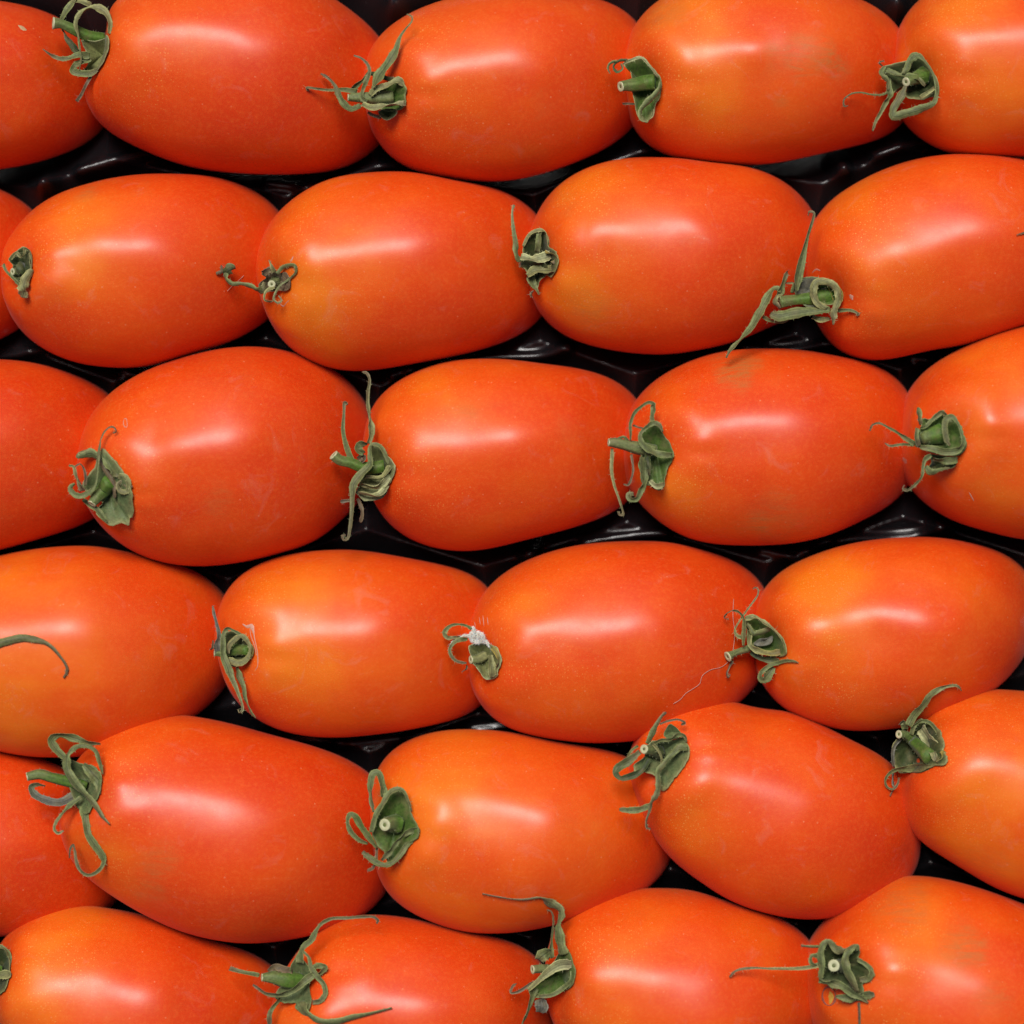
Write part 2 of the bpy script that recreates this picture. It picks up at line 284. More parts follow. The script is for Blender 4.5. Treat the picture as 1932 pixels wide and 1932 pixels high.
tom('F2', [(1031,1860),(1034,1810),(1042,1765),(1058,1732),(1078,1710),(1112,1693),(1162,1681),(1213,1679),(1290,1679),(1333,1688),(1384,1706),(1434,1720),(1485,1743),(1518,1767),(1540,1790),(1562,1840),(1570,1910),(1555,1985),(1480,2060),(1330,2090),(1180,2060),(1090,2000),(1045,1935)],
    z=18, base=.42, patches=[(1130,1760,80,.15),(1150,1900,60,.2)], label='plum tomato in the bottom row with one tall twisted sepal reaching up and left')
tom('F3', [(1514,1860),(1516,1820),(1525,1790),(1542,1763),(1569,1733),(1602,1703),(1636,1679),(1669,1663),(1720,1655),(1770,1658),(1820,1668),(1871,1683),(1932,1706),(2030,1755),(2100,1840),(2120,1920),(2090,2010),(1980,2080),(1830,2090),(1680,2060),(1580,2000),(1530,1930)],
    z=30, base=.40, patches=[(1700,1740,90,.4),(1650,1910,80,.2)], dull=[(1790,1760,45,.8),(1690,1690,50,.6),(1830,1840,35,.4)], dents=[(1690,1800,50,4),(1740,1830,60,-3)],
    label='tomato in the bottom right corner with a yellow round scar below its stem')
# low ridges of each fruit: lines along which the skin bulges a little (the light catches there)
RIDGE = dict(
A0=[[(-60,112),(0,107),(50,95)]],
A1=[[(256,112),(259,84),(302,57),(353,50),(420,64),(487,84),(554,87),(610,80)]],
A2=[[(793,112),(812,135),(850,133),(910,133),(977,118),(1015,130)]],
A3=[[(1250,80),(1290,88),(1335,83),(1380,93),(1415,104),(1450,93),(1490,78),(1555,92)]],
A4=[[(1782,62),(1830,68),(1880,66),(1940,62),(2010,66)]],
B1=[[(110,528),(104,480),(168,470),(235,467),(296,468),(338,492)]],
B2=[[(548,440),(578,467),(601,497),(621,487),(649,480),(709,474),(776,470),(843,453)]],
B3=[[(1082,430),(1100,468),(1129,443),(1179,447),(1229,437),(1290,430),(1317,435),(1350,460)]],
B4=[[(1595,467),(1619,489),(1686,484),(1736,484),(1787,463),(1854,440),(1925,433)]],
C0=[[(-60,840),(0,826),(35,815)]],
C1=[[(255,833),(279,854),(319,850),(386,846),(454,833),(482,823)]],
C2=[[(766,806),(809,833),(877,843),(944,829),(1011,816),(1072,804)]],
C3=[[(1290,785),(1313,814),(1367,802),(1434,792),(1501,792),(1562,799)]],
C4=[[(1740,772),(1780,750)],[(1851,750),(1868,790),(1932,786),(2010,780)]],
D0=[[(-60,1200),(17,1192),(101,1183),(168,1186)]],
D1=[[(487,1142),(517,1169),(537,1203),(588,1196),(649,1192),(692,1186),(759,1168)]],
D2=[[(964,1155),(994,1190),(1045,1180),(1095,1191),(1162,1187),(1213,1173),(1240,1180)]],
D3=[[(1501,1145),(1532,1175),(1585,1179),(1653,1162),(1720,1172),(1787,1186),(1822,1150)],[(1532,1178),(1518,1240)]],
E0=[[(-60,1580),(0,1590),(80,1600)]],
E1=[[(226,1500),(250,1522),(286,1500),(336,1489),(403,1500),(470,1518),(524,1545)]],
E2=[[(812,1606),(836,1575),(850,1538),(846,1508),(893,1499),(977,1521),(1035,1534)]],
E3=[[(1240,1508),(1283,1491),(1333,1471),(1401,1474),(1468,1488),(1520,1508)]],
E4=[[(1773,1498),(1807,1464),(1847,1441),(1888,1438),(1940,1450),(2010,1470)]],
F0=[[(60,1881),(118,1854),(185,1838),(235,1860),(302,1873)]],
F1=[[(618,1905),(641,1888),(685,1879),(759,1888),(877,1898),(940,1920)]],
F2=[[(1129,1846),(1179,1835),(1246,1837),(1283,1834),(1345,1836)]],
F3=[[(1646,1787),(1669,1818),(1720,1814),(1787,1820),(1840,1847)]],
)
# ------------------------------------------------------------------ calyxes, measured on the photograph
# o = (x, y, size) of the measuring window in photograph pixels; every point below is in that window (0..1932)
# bowl: (colour, rim colour, [outline], (centre), depth u)   stem: (colour, [(x, y, width, height u)...], cut end?)
# sepals: (colour, tip colour, [(x, y, width)...])
C = {}
def cal(key, o, bowls=(), stem=None, seps=()):
    C[key] = dict(o=o, bowls=bowls, stem=stem, seps=seps)
cal('A1', (60,0,300),
 bowls=[('o','p',[(925,650),(1150,675),(1370,620),(1440,720),(1420,920),(1310,1090),(1130,1220),(900,1200),(1010,1090),(1060,950),(1000,830),(960,740)],(1240,860),-10)],
 stem=('f',[(1290,630,190,0),(1050,590,190,10),(800,480,170,22),(600,390,150,30),(470,375,185,34)],1),
 seps=[('d','b',[(900,850,120),(800,760,120),(680,580,90),(620,470,50)]),
  ('g','o',[(600,320,70),(680,180,110),(770,60,120),(830,-30,110)]),
  ('o','o',[(820,20,90),(960,40,110),(1090,95,80)]),
  ('b','b',[(1080,1230,70),(990,1380,50),(900,1560,60),(845,1630,70)]),
  ('g','g',[(1060,930,140),(920,1010,130),(810,1060,90),(790,1130,120),(900,1180,120),(1080,1180,110),(1200,1120,70)]),
  ('g','b',[(1060,900,110),(900,880,110),(720,940,90),(560,940,75),(450,890,50),(300,790,22)]),
  ('o','g',[(1395,570,60),(1390,380,100),(1290,190,125),(1100,120,130),(920,210,130),(840,370,110),(880,560,90),(900,760,50),(925,950,42),(890,1130,45)])])
cal('A2', (750,20,290),
 bowls=[('f','o',[(1230,1340),(1480,1250),(1650,1165),(1720,1260),(1785,1380),(1765,1500),(1765,1640),(1690,1700),(1400,1720),(1250,1640),(1190,1560),(1195,1420)],(1480,1500),-12),
        ('d','b',[(1310,1730),(1600,1700),(1625,1760),(1560,1835),(1450,1885),(1340,1820)],(1470,1790),-3)],
 stem=('g',[(1560,1500,220,2),(1300,1500,220,14),(1000,1490,165,22),(800,1490,110,26)],1),
 seps=[('b','b',[(1360,1820,70),(1220,1780,60),(1130,1735,50)]),
  ('d','d',[(1170,1085,70),(1290,1110,90),(1450,1180,80),(1590,1170,60)]),
  ('g','g',[(880,1350,90),(950,1270,95),(1070,1180,60),(1130,1070,40)]),
  ('g','b',[(950,1400,130),(700,1360,70),(500,1370,50),(260,1340,42),(110,1335,42),(150,1380,30)]),
  ('g','b',[(1010,1620,95),(840,1670,110),(720,1570,125),(640,1430,100),(560,1260,60),(440,1140,55),(345,1095,60)]),
  ('g','b',[(1120,1560,100),(1035,1500,80),(1050,1350,62),(1110,1200,85),(1160,1060,70),(1120,930,52),(1020,840,42),(895,790,40)]),
  ('o','o',[(1170,1460,110),(1260,1350,110),(1450,1290,95),(1640,1215,130),(1730,1300,60)]),
  ('o','p',[(1030,1600,110),(1200,1660,115),(1450,1620,125),(1750,1590,165)]),
  ('g','g',[(1215,1340,140),(1330,1120,195),(1450,950,155),(1590,720,125),(1665,490,60),(1765,340,32),(1865,215,28),(1855,140,26),(1780,105,34)])])
cal('A3', (1490,110,200),
 bowls=[('f','o',[(660,480),(850,370),(1100,310),(1250,440),(1400,640),(1540,830),(1580,1000),(1530,1300),(1420,1560),(1370,1780),(1200,1890),(1060,1850),(960,1650),(920,1400),(880,1220),(850,1050),(860,850),(800,640),(720,600)],(1180,950),-16)],
 stem=('f',[(1420,950,380,4),(1150,950,370,14),(920,990,320,24),(720,1010,260,30),(590,1030,230,36)],1),
 seps=[('b','b',[(930,1450,50),(770,1440,50),(640,1440,60)]),
  ('d','g',[(760,390,60),(560,410,70),(430,540,60),(500,665,70),(630,600,80),(600,480,60)]),
  ('g','o',[(520,430,60),(420,430,60),(330,480,60),(290,570,60),(350,730,25)]),
  ('p','p',[(650,490,60),(800,410,60),(1080,340,90),(1300,540,50),(1500,800,60)]),
  ('g','o',[(1560,900,70),(1530,1080,110),(1400,1260,140),(1200,1450,150),(1080,1620,120),(1100,1790,110),(1230,1850,90),(1350,1740,70),(1390,1570,60)])])
cal('A4', (2100,110,260),
 bowls=[('d','o',[(750,460),(1000,370),(1260,300),(1340,190),(1480,190),(1600,350),(1700,520),(1790,680),(1810,950),(1600,1030),(1400,1040),(1220,1000),(1210,800),(1050,850),(900,980),(870,850),(900,680),(740,580)],(1450,650),-14)],
 stem=('f',[(1540,600,340,0),(1400,640,230,22),(1225,705,160,42)],1),
 seps=[('b','b',[(790,410,32),(730,350,32),(820,310,32)]),
  ('g','o',[(900,620,90),(900,800,110),(920,920,150),(860,1060,110),(760,1250,80),(660,1450,62),(600,1620,50)]),
  ('g','b',[(900,890,60),(800,935,42),(600,940,36),(380,900,34),(200,930,34),(70,1040,34),(80,1150,34),(150,1150,32)]),
  ('g','g',[(830,410,70),(770,510,100),(810,600,100),(890,700,60),(880,860,60)]),
  ('g','g',[(860,470,90),(1050,570,110),(1250,590,110),(1450,650,100),(1580,780,70)]),
  ('o','o',[(1480,985,80),(1620,900,120),(1770,790,100)]),
  ('g','g',[(1190,560,120),(1250,430,130),(1320,280,150),(1420,210,140),(1540,280,60),(1690,480,50),(1780,720,60),(1790,960,75),(1720,1110,110),(1500,1210,150),(1250,1285,160),(1000,1340,170),(985,1220,150),(1080,1050,155),(1180,860,130),(1220,760,80)])])
cal('B1', (0,590,180),
 bowls=[('d','o',[(250,640),(400,460),(650,300),(800,380),(850,600),(880,800),(930,950),(880,1150),(800,1350),(560,1380),(400,1200),(280,1050),(370,820),(300,720)],(620,800),-12)],
 stem=('d',[(660,880,380,2),(480,950,260,12),(330,960,180,20)],1),
 seps=[('g','g',[(580,1350,80),(350,1130,75),(160,930,75),(110,800,90),(115,740,40)]),
  ('o','o',[(260,640,90),(440,450,100),(560,560,60),(640,480,60),(670,340,90),(800,400,80),(850,600,60),(880,850,70)]),
  ('o','o',[(880,900,130),(790,1010,190),(680,1180,260),(640,1350,290),(630,1480,280),(620,1650,310)])])
cal('B2', (535,610,220),
 bowls=[('b','b',[(1050,670),(1150,540),(1300,500),(1420,640),(1600,650),(1700,800),(1690,1000),(1580,1050),(1400,1030),(1250,1060),(1100,1080),(1000,1000),(1000,870),(1150,740)],(1330,830),-10)],
 stem=('g',[(1360,830,260,2),(1300,860,200,16),(1265,885,160,30)],1),
 seps=[('b','b',[(50,650,70),(150,610,100),(160,460,30)]),
  ('d','g',[(200,620,130),(300,590,220),(370,540,230),(470,540,60)]),
  ('g','g',[(250,630,120),(270,780,125),(390,870,100),(600,880,92),(800,930,125),(950,1010,200),(1080,1000,160),(1130,850,180)]),
  ('b','b',[(1080,640,130),(1220,580,150),(1330,600,60)]),
  ('b','b',[(1500,700,150),(1620,850,150),(1620,1000,100)]),
  ('o','p',[(1330,620,130),(1260,470,60),(1210,350,30)]),
  ('o','o',[(1340,960,60),(1200,1000,75),(1125,1080,62),(1120,1230,52),(1290,1260,62)]),
  ('g','p',[(1380,650,110),(1500,520,95),(1650,470,85),(1800,500,75),(1810,620,60),(1650,770,52),(1450,900,52),(1350,1080,50),(1310,1220,50),(1400,1290,50),(1480,1240,50),(1420,1130,40)])])
cal('B3', (1250,495,260),
 bowls=[('d','o',[(430,900),(560,660),(800,590),(880,750),(900,920),(1040,1050),(1080,1200),(1030,1400),(940,1490),(850,1460),(740,1550),(700,1680),(640,1700),(500,1530),(500,1400),(400,1250),(420,1050)],(700,1100),-12)],
 stem=('d',[(900,1220,200,2),(620,1250,160,10),(370,1235,110,16)],1),
 seps=[('g','o',[(570,1480,180),(620,1620,130),(680,1700,60),(725,1800,25)]),
  ('b','o',[(620,1730,50),(575,1790,50),(600,1840,40)]),
  ('o','o',[(430,900,55),(560,670,65),(720,600,75),(835,630,60),(885,780,52),(890,920,50)]),
  ('g','g',[(740,640,110),(720,800,115),(680,1000,110)]),
  ('o','o',[(510,1450,110),(640,1350,155),(850,1340,165),(1010,1360,190)]),
  ('y','b',[(900,1040,220),(1000,1120,190),(1040,1230,100)]),
  ('p','p',[(380,1090,150),(600,1140,180),(800,1110,200),(940,1070,230)]),
  ('g','p',[(370,1190,80),(315,1050,150),(290,850,112),(258,620,82),(230,400,60),(235,200,42),(262,130,80)])])
cal('B4', (1800,520,380),
 bowls=[('k','g',[(920,1000),(1050,890),(1200,880),(1330,930),(1300,1250),(1100,1260),(1000,1200),(950,1100)],(1120,1040),4),
        ('y','y',[(1350,940),(1450,960),(1550,1070),(1550,1180),(1480,1280),(1400,1100)],(1470,1100),2),
        ('f','o',[(1200,1000),(1330,970),(1450,1060),(1470,1180),(1400,1240),(1230,1180)],(1330,1110),-6)],
 stem=('f',[(1400,1110,250,2),(1180,1150,180,12),(1000,1165,130,16),(850,1185,140,20),(760,1200,150,24)],0),
 seps=[('o','o',[(1170,1390,70),(1260,1420,80),(1400,1410,60)]),
  ('g','b',[(1490,1300,50),(1650,1300,42),(1735,1335,42),(1750,1375,42)]),
  ('g','g',[(540,1380,50),(650,1430,50),(800,1440,50),(900,1390,40)]),
  ('g','b',[(920,1080,60),(940,960,55),(840,950,55)]),
  ('o','b',[(800,1080,40),(720,1120,60),(700,1200,70),(760,1280,60)]),
  ('g','b',[(760,1100,110),(790,980,85),(840,850,60),(865,795,45)]),
  ('g','g',[(780,1050,70),(690,1030,95),(580,1190,110),(500,1350,115),(400,1520,105),(250,1690,92),(140,1800,62),(80,1905,40)]),
  ('g','g',[(1400,1280,100),(1200,1300,110),(950,1330,135),(740,1370,145),(645,1340,110)]),
  ('g','b',[(970,1060,50),(980,900,135),(1040,640,92),(1110,350,62),(1180,130,42),(1190,65,36),(1140,50,32),(1120,100,32)]),
  ('o','o',[(1350,1280,100),(1230,1190,95),(1180,1060,95),(1230,940,105),(1350,935,95),(1480,1030,95),(1510,1150,85),(1470,1260,95),(1440,1370,90),(1440,1485,30)])])
cal('C1', (140,1050,270),
 bowls=[('g','o',[(480,1150),(700,850),(820,500),(950,570),(1100,740),(1250,920),(1340,1120),(1400,1300),(1415,1560),(1350,1780),(1290,1870),(1150,1850),(1000,1900),(850,1800),(720,1640),(850,1480),(700,1400),(560,1300)],(960,1250),-12)],
 stem=('f',[(1010,1090,260,2),(850,1250,265,14),(720,1390,200,24),(640,1500,150,30)],1),
 seps=[('g','g',[(480,1420,55),(600,1520,90),(750,1620,95),(880,1780,85),(1010,1880,60)]),
  ('g','g',[(840,540,80),(960,740,210),(1090,920,210),(1160,1000,160)]),
  ('g','o',[(780,680,120),(620,600,160),(470,640,110),(380,650,70),(400,590,50),(560,540,60)]),
  ('b','b',[(760,640,100),(900,900,115),(1020,1090,95),(1030,1260,82),(1050,1400,60)]),
  ('o','b',[(230,815,30),(310,830,55),(360,980,85),(430,1150,170),(490,1270,160)]),
  ('b','b',[(340,830,32),(430,790,32),(500,880,42),(530,1050,52),(520,1170,62)]),
  ('o','b',[(1110,1020,110),(1230,1030,140),(1300,1140,110),(1270,1270,110),(1150,1270,90),(1110,1150,70),(1190,1090,60),(1270,1180,60),(1385,1190,50)]),
  ('g','b',[(340,1140,70),(255,1220,90),(330,1320,110),(450,1345,120),(600,1280,92),(700,1150,52),(730,950,52),(750,700,62),(775,500,52),(800,350,42),(870,200,36),(980,120,36),(1060,150,36),(1075,210,36),(1020,235,32)])])
cal('C2', (730,920,440),
 bowls=[('o','p',[(850,860),(950,840),(1040,950),(1130,1040),(1145,1120),(1090,1250),(1040,1370),(980,1440),(800,1450),(710,1390),(740,1280),(780,1180),(860,1100)],(950,1090),-10)],
 stem=('f',[(1020,1080,140,2),(820,1100,135,12),(640,1040,112,20),(520,1010,112,24),(455,955,110,28)],1),
 seps=[('b','b',[(720,1430,50),(760,1530,42),(770,1620,42),(745,1690,48)]),
  ('b','k',[(650,1450,40),(530,1465,32)]),
  ('b','b',[(720,1000,62),(790,980,80),(760,1030,60)]),
  ('g','b',[(665,1030,75),(600,870,62),(560,680,47),(570,500,32),(580,380,42),(610,405,30)]),
  ('o','o',[(1090,1080,70),(990,1200,75),(810,1200,55)]),
  ('p','o',[(1080,1180,70),(960,1290,90),(760,1280,55)]),
  ('p','o',[(1050,1290,70),(960,1390,90),(730,1370,65)]),
  ('g','g',[(790,940,60),(730,890,90),(740,840,90),(830,830,50)]),
  ('o','b',[(840,830,50),(870,700,72),(850,560,62),(830,400,46),(830,280,36),(850,140,32),(820,60,32),(770,42,30)]),
  ('g','b',[(1060,1060,30),(1010,920,50),(940,845,42),(870,850,50),(855,960,55),(860,1060,75),(760,1170,95),(680,1280,95),(670,1400,72),(660,1550,46),(640,1750,40),(610,1870,32),(565,1890,28),(555,1840,26),(590,1830,22)])])
cal('C3', (1470,990,320),
 bowls=[('f','g',[(760,620),(820,500),(960,430),(1080,400),(1130,560),(1230,720),(1285,850),(1270,970),(1200,1100),(1160,1250),(1140,1380),(1040,1420),(950,1370),(880,1340),(800,1300),(780,1150),(760,1000),(800,900)],(1020,800),-10)],
 stem=('g',[(1000,830,200,4),(800,795,200,14),(560,740,155,24),(400,705,145,28),(310,700,115,30)],1),
 seps=[('b','b',[(830,490,36),(740,470,36),(680,440,36)]),
  ('b','b',[(655,880,36),(680,1080,36),(660,1230,36),(600,1345,32),(535,1330,26)]),
  ('o','b',[(360,790,60),(365,950,56),(360,1150,52),(400,1350,42),(460,1530,36),(520,1700,36),(535,1790,36),(470,1790,32),(455,1740,32)]),
  ('g','g',[(440,650,60),(540,620,45),(620,690,55)]),
  ('g','g',[(840,920,180),(840,1150,150),(840,1310,135),(790,1440,92),(730,1550,82),(650,1560,82),(615,1490,80),(690,1480,80)]),
  ('p','o',[(930,1280,60),(1040,1360,90),(1150,1330,70)]),
  ('g','g',[(970,400,90),(970,290,60),(990,190,95),(985,125,72),(920,95,52),(800,160,50),(690,270,52),(640,420,52),(640,560,46),(640,670,42)]),
  ('d','d',[(900,880,115),(900,1000,95),(920,1140,52),(920,1200,25)]),
  ('g','g',[(1270,890,110),(1050,875,112),(890,790,105),(800,680,92),(790,580,62),(870,480,62),(990,410,85),(1080,440,60),(1125,540,50)])])
cal('C4', (2165,1000,260),
 bowls=[('f','g',[(1010,480),(1040,350),(1180,350),(1300,240),(1420,200),(1500,270),(1650,330),(1730,460),(1790,640),(1835,850),(1760,1000),(1600,1050),(1300,1000),(1000,900),(900,850),(920,700)],(1330,640),-10),
        ('d','g',[(1160,1020),(1400,1040),(1680,1100),(1620,1240),(1350,1330),(1200,1400),(1110,1300),(1200,1150)],(1320,1200),-6)],
 stem=('f',[(1380,620,380,2),(1150,680,280,14),(1040,720,180,22)],0),
 seps=[('g','b',[(960,140,40),(985,250,125),(990,380,112),(1000,460,60)]),
  ('g','b',[(880,845,60),(720,820,52),(560,840,52),(430,850,42),(350,800,30)]),
  ('g','b',[(910,830,115),(750,720,85),(600,610,62),(450,530,46),(300,450,42),(200,430,42),(105,480,42),(70,575,46)]),
  ('g','g',[(1010,520,60),(1120,480,65),(1260,340,85),(1400,235,95),(1490,280,60)]),
  ('g','b',[(950,520,75),(930,700,115),(980,870,110)]),
  ('g','g',[(1700,1110,130),(1480,1130,150),(1240,1090,110)]),
  ('g','g',[(1110,1230,110),(1200,1340,125),(1380,1290,62),(1560,1260,42)]),
  ('g','b',[(1210,1020,100),(1090,1110,82),(1060,1250,62),(1040,1400,62),(950,1530,56),(830,1640,50),(740,1680,42),(690,1640,36),(715,1580,25)]),
  ('g','g',[(1010,870,100),(1250,910,130),(1500,960,145),(1720,920,145),(1810,780,100),(1765,600,52),(1700,430,55),(1590,310,110),(1490,360,115),(1465,550,115),(1500,750,110),(1560,850,70)])])
cal('D1', (480,1505,290),
 bowls=[('d','o',[(500,800),(540,520),(620,480),(800,530),(940,640),(980,800),(940,950),(860,1040),(700,1070),(560,1000)],(780,800),-10),
        ('y','o',[(960,660),(1045,740),(1040,860),(990,930),(940,850)],(1000,800),2)],
 stem=('f',[(960,800,170,0),(750,800,190,8),(520,850,130,14),(370,855,92,18)],1),
 seps=[('g','g',[(740,1090,110),(780,1230,112),(850,1400,92),(880,1600,72),(930,1720,62),(990,1850,50),(1060,1935,35)]),
  ('k','k',[(440,860,120),(420,730,120),(450,590,90),(430,420,62),(390,280,52),(360,150,50),(345,60,30)]),
  ('b','b',[(350,640,30),(335,770,40),(300,790,40)]),
  ('o','o',[(600,960,110),(780,1010,125),(920,930,90),(970,780,55),(920,650,75),(820,560,90),(690,640,95),(610,740,85),(610,860,60)]),
  ('g','p',[(820,545,60),(700,480,52),(590,440,62),(530,520,75),(515,700,92),(520,900,115),(590,1080,125),(650,1250,105),(720,1400,72),(780,1560,52),(830,1700,42),(835,1810,42),(790,1840,36),(770,1785,40)])])
cal('D2', (1090,1530,180),
 bowls=[('o','p',[(900,1080),(880,900),(1000,850),(1200,800),(1450,850),(1650,950),(1745,1150),(1745,1400),(1670,1560),(1640,1720),(1480,1800),(1300,1780),(1200,1650),(1080,1480),(1000,1380)],(1250,1200),-12)],
 stem=('o',[(1330,1160,250,2),(1150,1260,250,10),(930,1280,210,18)],1),
 seps=[('b','b',[(830,1430,60),(800,1530,70),(700,1600,50)]),
  ('g','o',[(950,460,90),(790,360,72),(600,330,72),(430,350,80),(290,450,130),(230,570,130),(320,690,120),(450,690,100),(640,650,80)]),
  ('g','b',[(850,720,120),(650,740,135),(480,830,112),(380,960,92),(370,1080,92),(440,1220,92),(560,1320,92),(700,1360,82),(820,1370,70)]),
  ('o','o',[(1450,1150,120),(1480,1350,190),(1500,1550,210),(1500,1760,200)]),
  ('y','b',[(1500,950,120),(1640,1120,150),(1690,1300,130),(1650,1480,90)])])
cal('D3', (1790,1460,260),
 bowls=[('f','o',[(540,650),(680,570),(850,640),(1050,800),(1200,980),(1265,1150),(1250,1300),(1130,1340),(950,1320),(750,1260),(600,1180),(560,900)],(920,1050),-12),
        ('k','k',[(690,1110),(800,1010),(930,1000),(1040,960),(1030,1080),(850,1150)],(880,1060),10)],
 stem=('g',[(800,1130,180,2),(520,1225,130,16),(330,1290,125,26),(215,1350,185,32)],1),
 seps=[('b','b',[(310,1420,50),(240,1550,42),(200,1660,52),(230,1740,52),(262,1680,32)]),
  ('d','g',[(640,1270,80),(850,1380,115),(1050,1410,150),(1160,1400,110)]),
  ('g','g',[(1070,1540,120),(960,1690,180),(880,1780,160),(820,1730,90),(860,1620,90),(1000,1520,80),(1180,1450,75),(1300,1410,62),(1420,1420,46),(1490,1440,20)]),
  ('o','b',[(480,1000,92),(380,950,62),(350,850,42),(430,700,32),(530,550,36),(600,450,36),(700,320,36),(780,190,32),(780,100,32),(730,65,30),(680,90,30)]),
  ('g','g',[(560,720,60),(640,820,82),(710,920,115),(850,900,115),(1000,850,110)]),
  ('o','y',[(640,940,80),(630,1130,85),(790,1240,115),(990,1290,100),(1190,1260,160)]),
  ('g','b',[(510,1150,60),(520,950,100),(530,800,82),(510,620,62),(430,520,52),(330,490,46),(220,530,46),(150,620,46),(235,665,40)]),
  ('o','o',[(540,640,100),(700,625,115),(880,710,95),(1080,860,55),(1230,1050,42),(1255,1200,60)])])
cal('E1', (40,1820,380),
 bowls=[('g','g',[(650,400),(820,440),(1000,480),(1100,600),(1115,750),(1060,880),(1000,980),(930,1080),(830,1050),(760,950),(700,780),(640,560)],(900,720),-10)],
 stem=('f',[(900,740,150,2),(660,680,140,14),(450,630,125,24),(300,590,125,28),(140,620,105,32)],1),
 seps=[('k','g',[(740,880,160),(560,950,125),(350,910,95),(220,830,85),(190,750,75),(260,715,62),(375,735,40)]),
  ('g','g',[(620,380,80),(500,260,92),(445,150,105),(540,85,95),(750,130,105),(900,180,82),(1075,200,45)]),
  ('g','b',[(870,980,150),(900,1180,95),(930,1340,92),(1010,1480,102),(1090,1600,95),(1115,1700,62),(1060,1800,52),(930,1870,50),(830,1820,46),(770,1700,46),(750,1550,42),(730,1485,36),(690,1540,32),(675,1655,25)]),
  ('g','g',[(860,460,82),(960,560,155),(1050,680,135),(1080,830,60)]),
  ('g','p',[(830,880,62),(700,970,62),(600,1080,46),(510,1200,42),(490,1290,42),(540,1335,42),(605,1305,30)]),
  ('g','g',[(1100,590,30),(1060,420,60),(1010,290,50),(900,225,60),(780,235,62),(670,320,72),(640,420,100),(660,560,125),(760,720,125),(880,850,115),(1000,970,85),(1100,1090,62),(1215,1205,30)])])
cal('E2', (850,1910,280),
 bowls=[('f','g',[(740,520),(850,450),(1000,420),(1120,500),(1200,700),(1270,890),(1360,1050),(1375,1200),(1200,1340),(1060,1500),(950,1680),(820,1700),(760,1500),(640,1400),(560,1150),(650,900),(720,700)],(970,1030),-10)],
 stem=('f',[(985,1030,330,2),(900,1030,280,22),(770,1050,200,44)],1),
 seps=[('b','b',[(640,1450,60),(630,1600,62),(570,1800,60),(470,1835,60)]),
  ('g','g',[(760,560,140),(720,350,115),(660,160,110),(570,180,125),(530,380,115),(540,600,105),(580,830,60)]),
  ('g','f',[(480,1370,60),(320,1300,85),(180,1150,95),(130,980,75),(180,870,85),(280,920,125),(370,1080,125),(500,1260,115),(640,1450,60)]),
  ('g','g',[(1310,1250,60),(1150,1390,100),(1040,1550,110),(900,1700,85),(760,1740,85),(620,1690,115),(480,1590,115),(390,1510,80)]),
  ('g','g',[(1375,1110,110),(1200,1160,115),(1050,1260,95),(940,1400,95),(850,1520,115),(715,1660,80)]),
  ('g','g',[(540,1180,80),(600,930,95),(720,720,105),(850,520,105),(980,440,95),(1090,470,62),(1180,640,42),(1245,820,30)])])
cal('E3', (1520,1770,310),
 bowls=[('g','o',[(620,560),(780,490),(1000,500),(1180,440),(1235,540),(1265,680),(1180,880),(1050,1040),(950,1180),(850,1290),(780,1200),(760,1080),(600,1000),(450,1010),(390,900),(560,750)],(850,720),-12),
        ('g','g',[(860,430),(890,330),(960,240),(1060,300),(1150,420),(1000,480)],(1000,370),4)],
 stem=('d',[(800,700,210,2),(690,660,170,20),(560,640,135,40)],1),
 seps=[('g','b',[(620,560,92),(680,420,102),(760,250,72),(830,140,52),(905,65,50)]),
  ('b','b',[(810,250,36),(950,200,36),(1100,180,36),(1195,235,42),(1140,260,40)]),
  ('g','o',[(470,590,40),(370,660,42),(305,770,42)]),
  ('d','g',[(640,780,100),(540,960,90),(350,1060,120),(190,1090,80),(120,1010,100),(200,900,140),(350,800,140),(500,680,110)]),
  ('g','g',[(690,570,62),(820,500,62),(960,490,72),(1080,420,82),(1190,430,50),(1225,530,40)]),
  ('o','o',[(700,560,50),(770,640,42),(830,760,34),(830,880,25)]),
  ('g','g',[(680,1500,60),(560,1560,102),(420,1590,112),(280,1590,92),(175,1580,60)]),
  ('g','b',[(1245,620,125),(1100,620,115),(980,740,92),(860,880,92),(780,1000,82),(790,1150,95),(780,1280,92),(740,1380,102),(680,1480,90),(640,1620,42),(600,1760,42),(610,1860,52),(665,1885,40)])])
cal('E4', (2180,1700,300),
 bowls=[('d','o',[(620,900),(640,720),(780,630),(920,650),(1010,780),(1050,920),(1030,1080),(1075,1150),(1040,1270),(900,1310),(750,1400),(560,1490),(420,1480),(340,1300),(310,1080),(380,950),(520,900)],(650,1080),-12)],
 stem=('f',[(820,1180,240,2),(670,990,190,16),(520,880,125,28),(430,875,125,38)],1),
 seps=[('k','b',[(340,1500,52),(340,1640,62),(350,1740,52),(260,1845,40)]),
  ('k','k',[(480,930,42),(350,1080,70),(330,1250,60),(350,1400,60)]),
  ('g','k',[(540,800,110),(500,680,90),(440,720,50)]),
  ('y','o',[(1050,1080,90),(1030,1180,130),(950,1270,130)]),
  ('p','o',[(790,780,160),(880,940,230),(930,1100,220),(940,1240,120)]),
  ('g','g',[(630,880,80),(680,740,75),(800,660,62),(930,690,62),(1010,820,52),(1040,960,42)]),
  ('g','b',[(880,1320,80),(640,1420,150),(430,1430,100),(280,1500,62),(210,1620,46),(240,1720,42),(340,1760,42),(420,1660,46),(430,1570,30)]),
  ('g','p',[(590,740,135),(680,570,125),(800,400,115),(920,220,102),(1080,100,72),(1250,70,52),(1350,90,42),(1415,165,22)])])
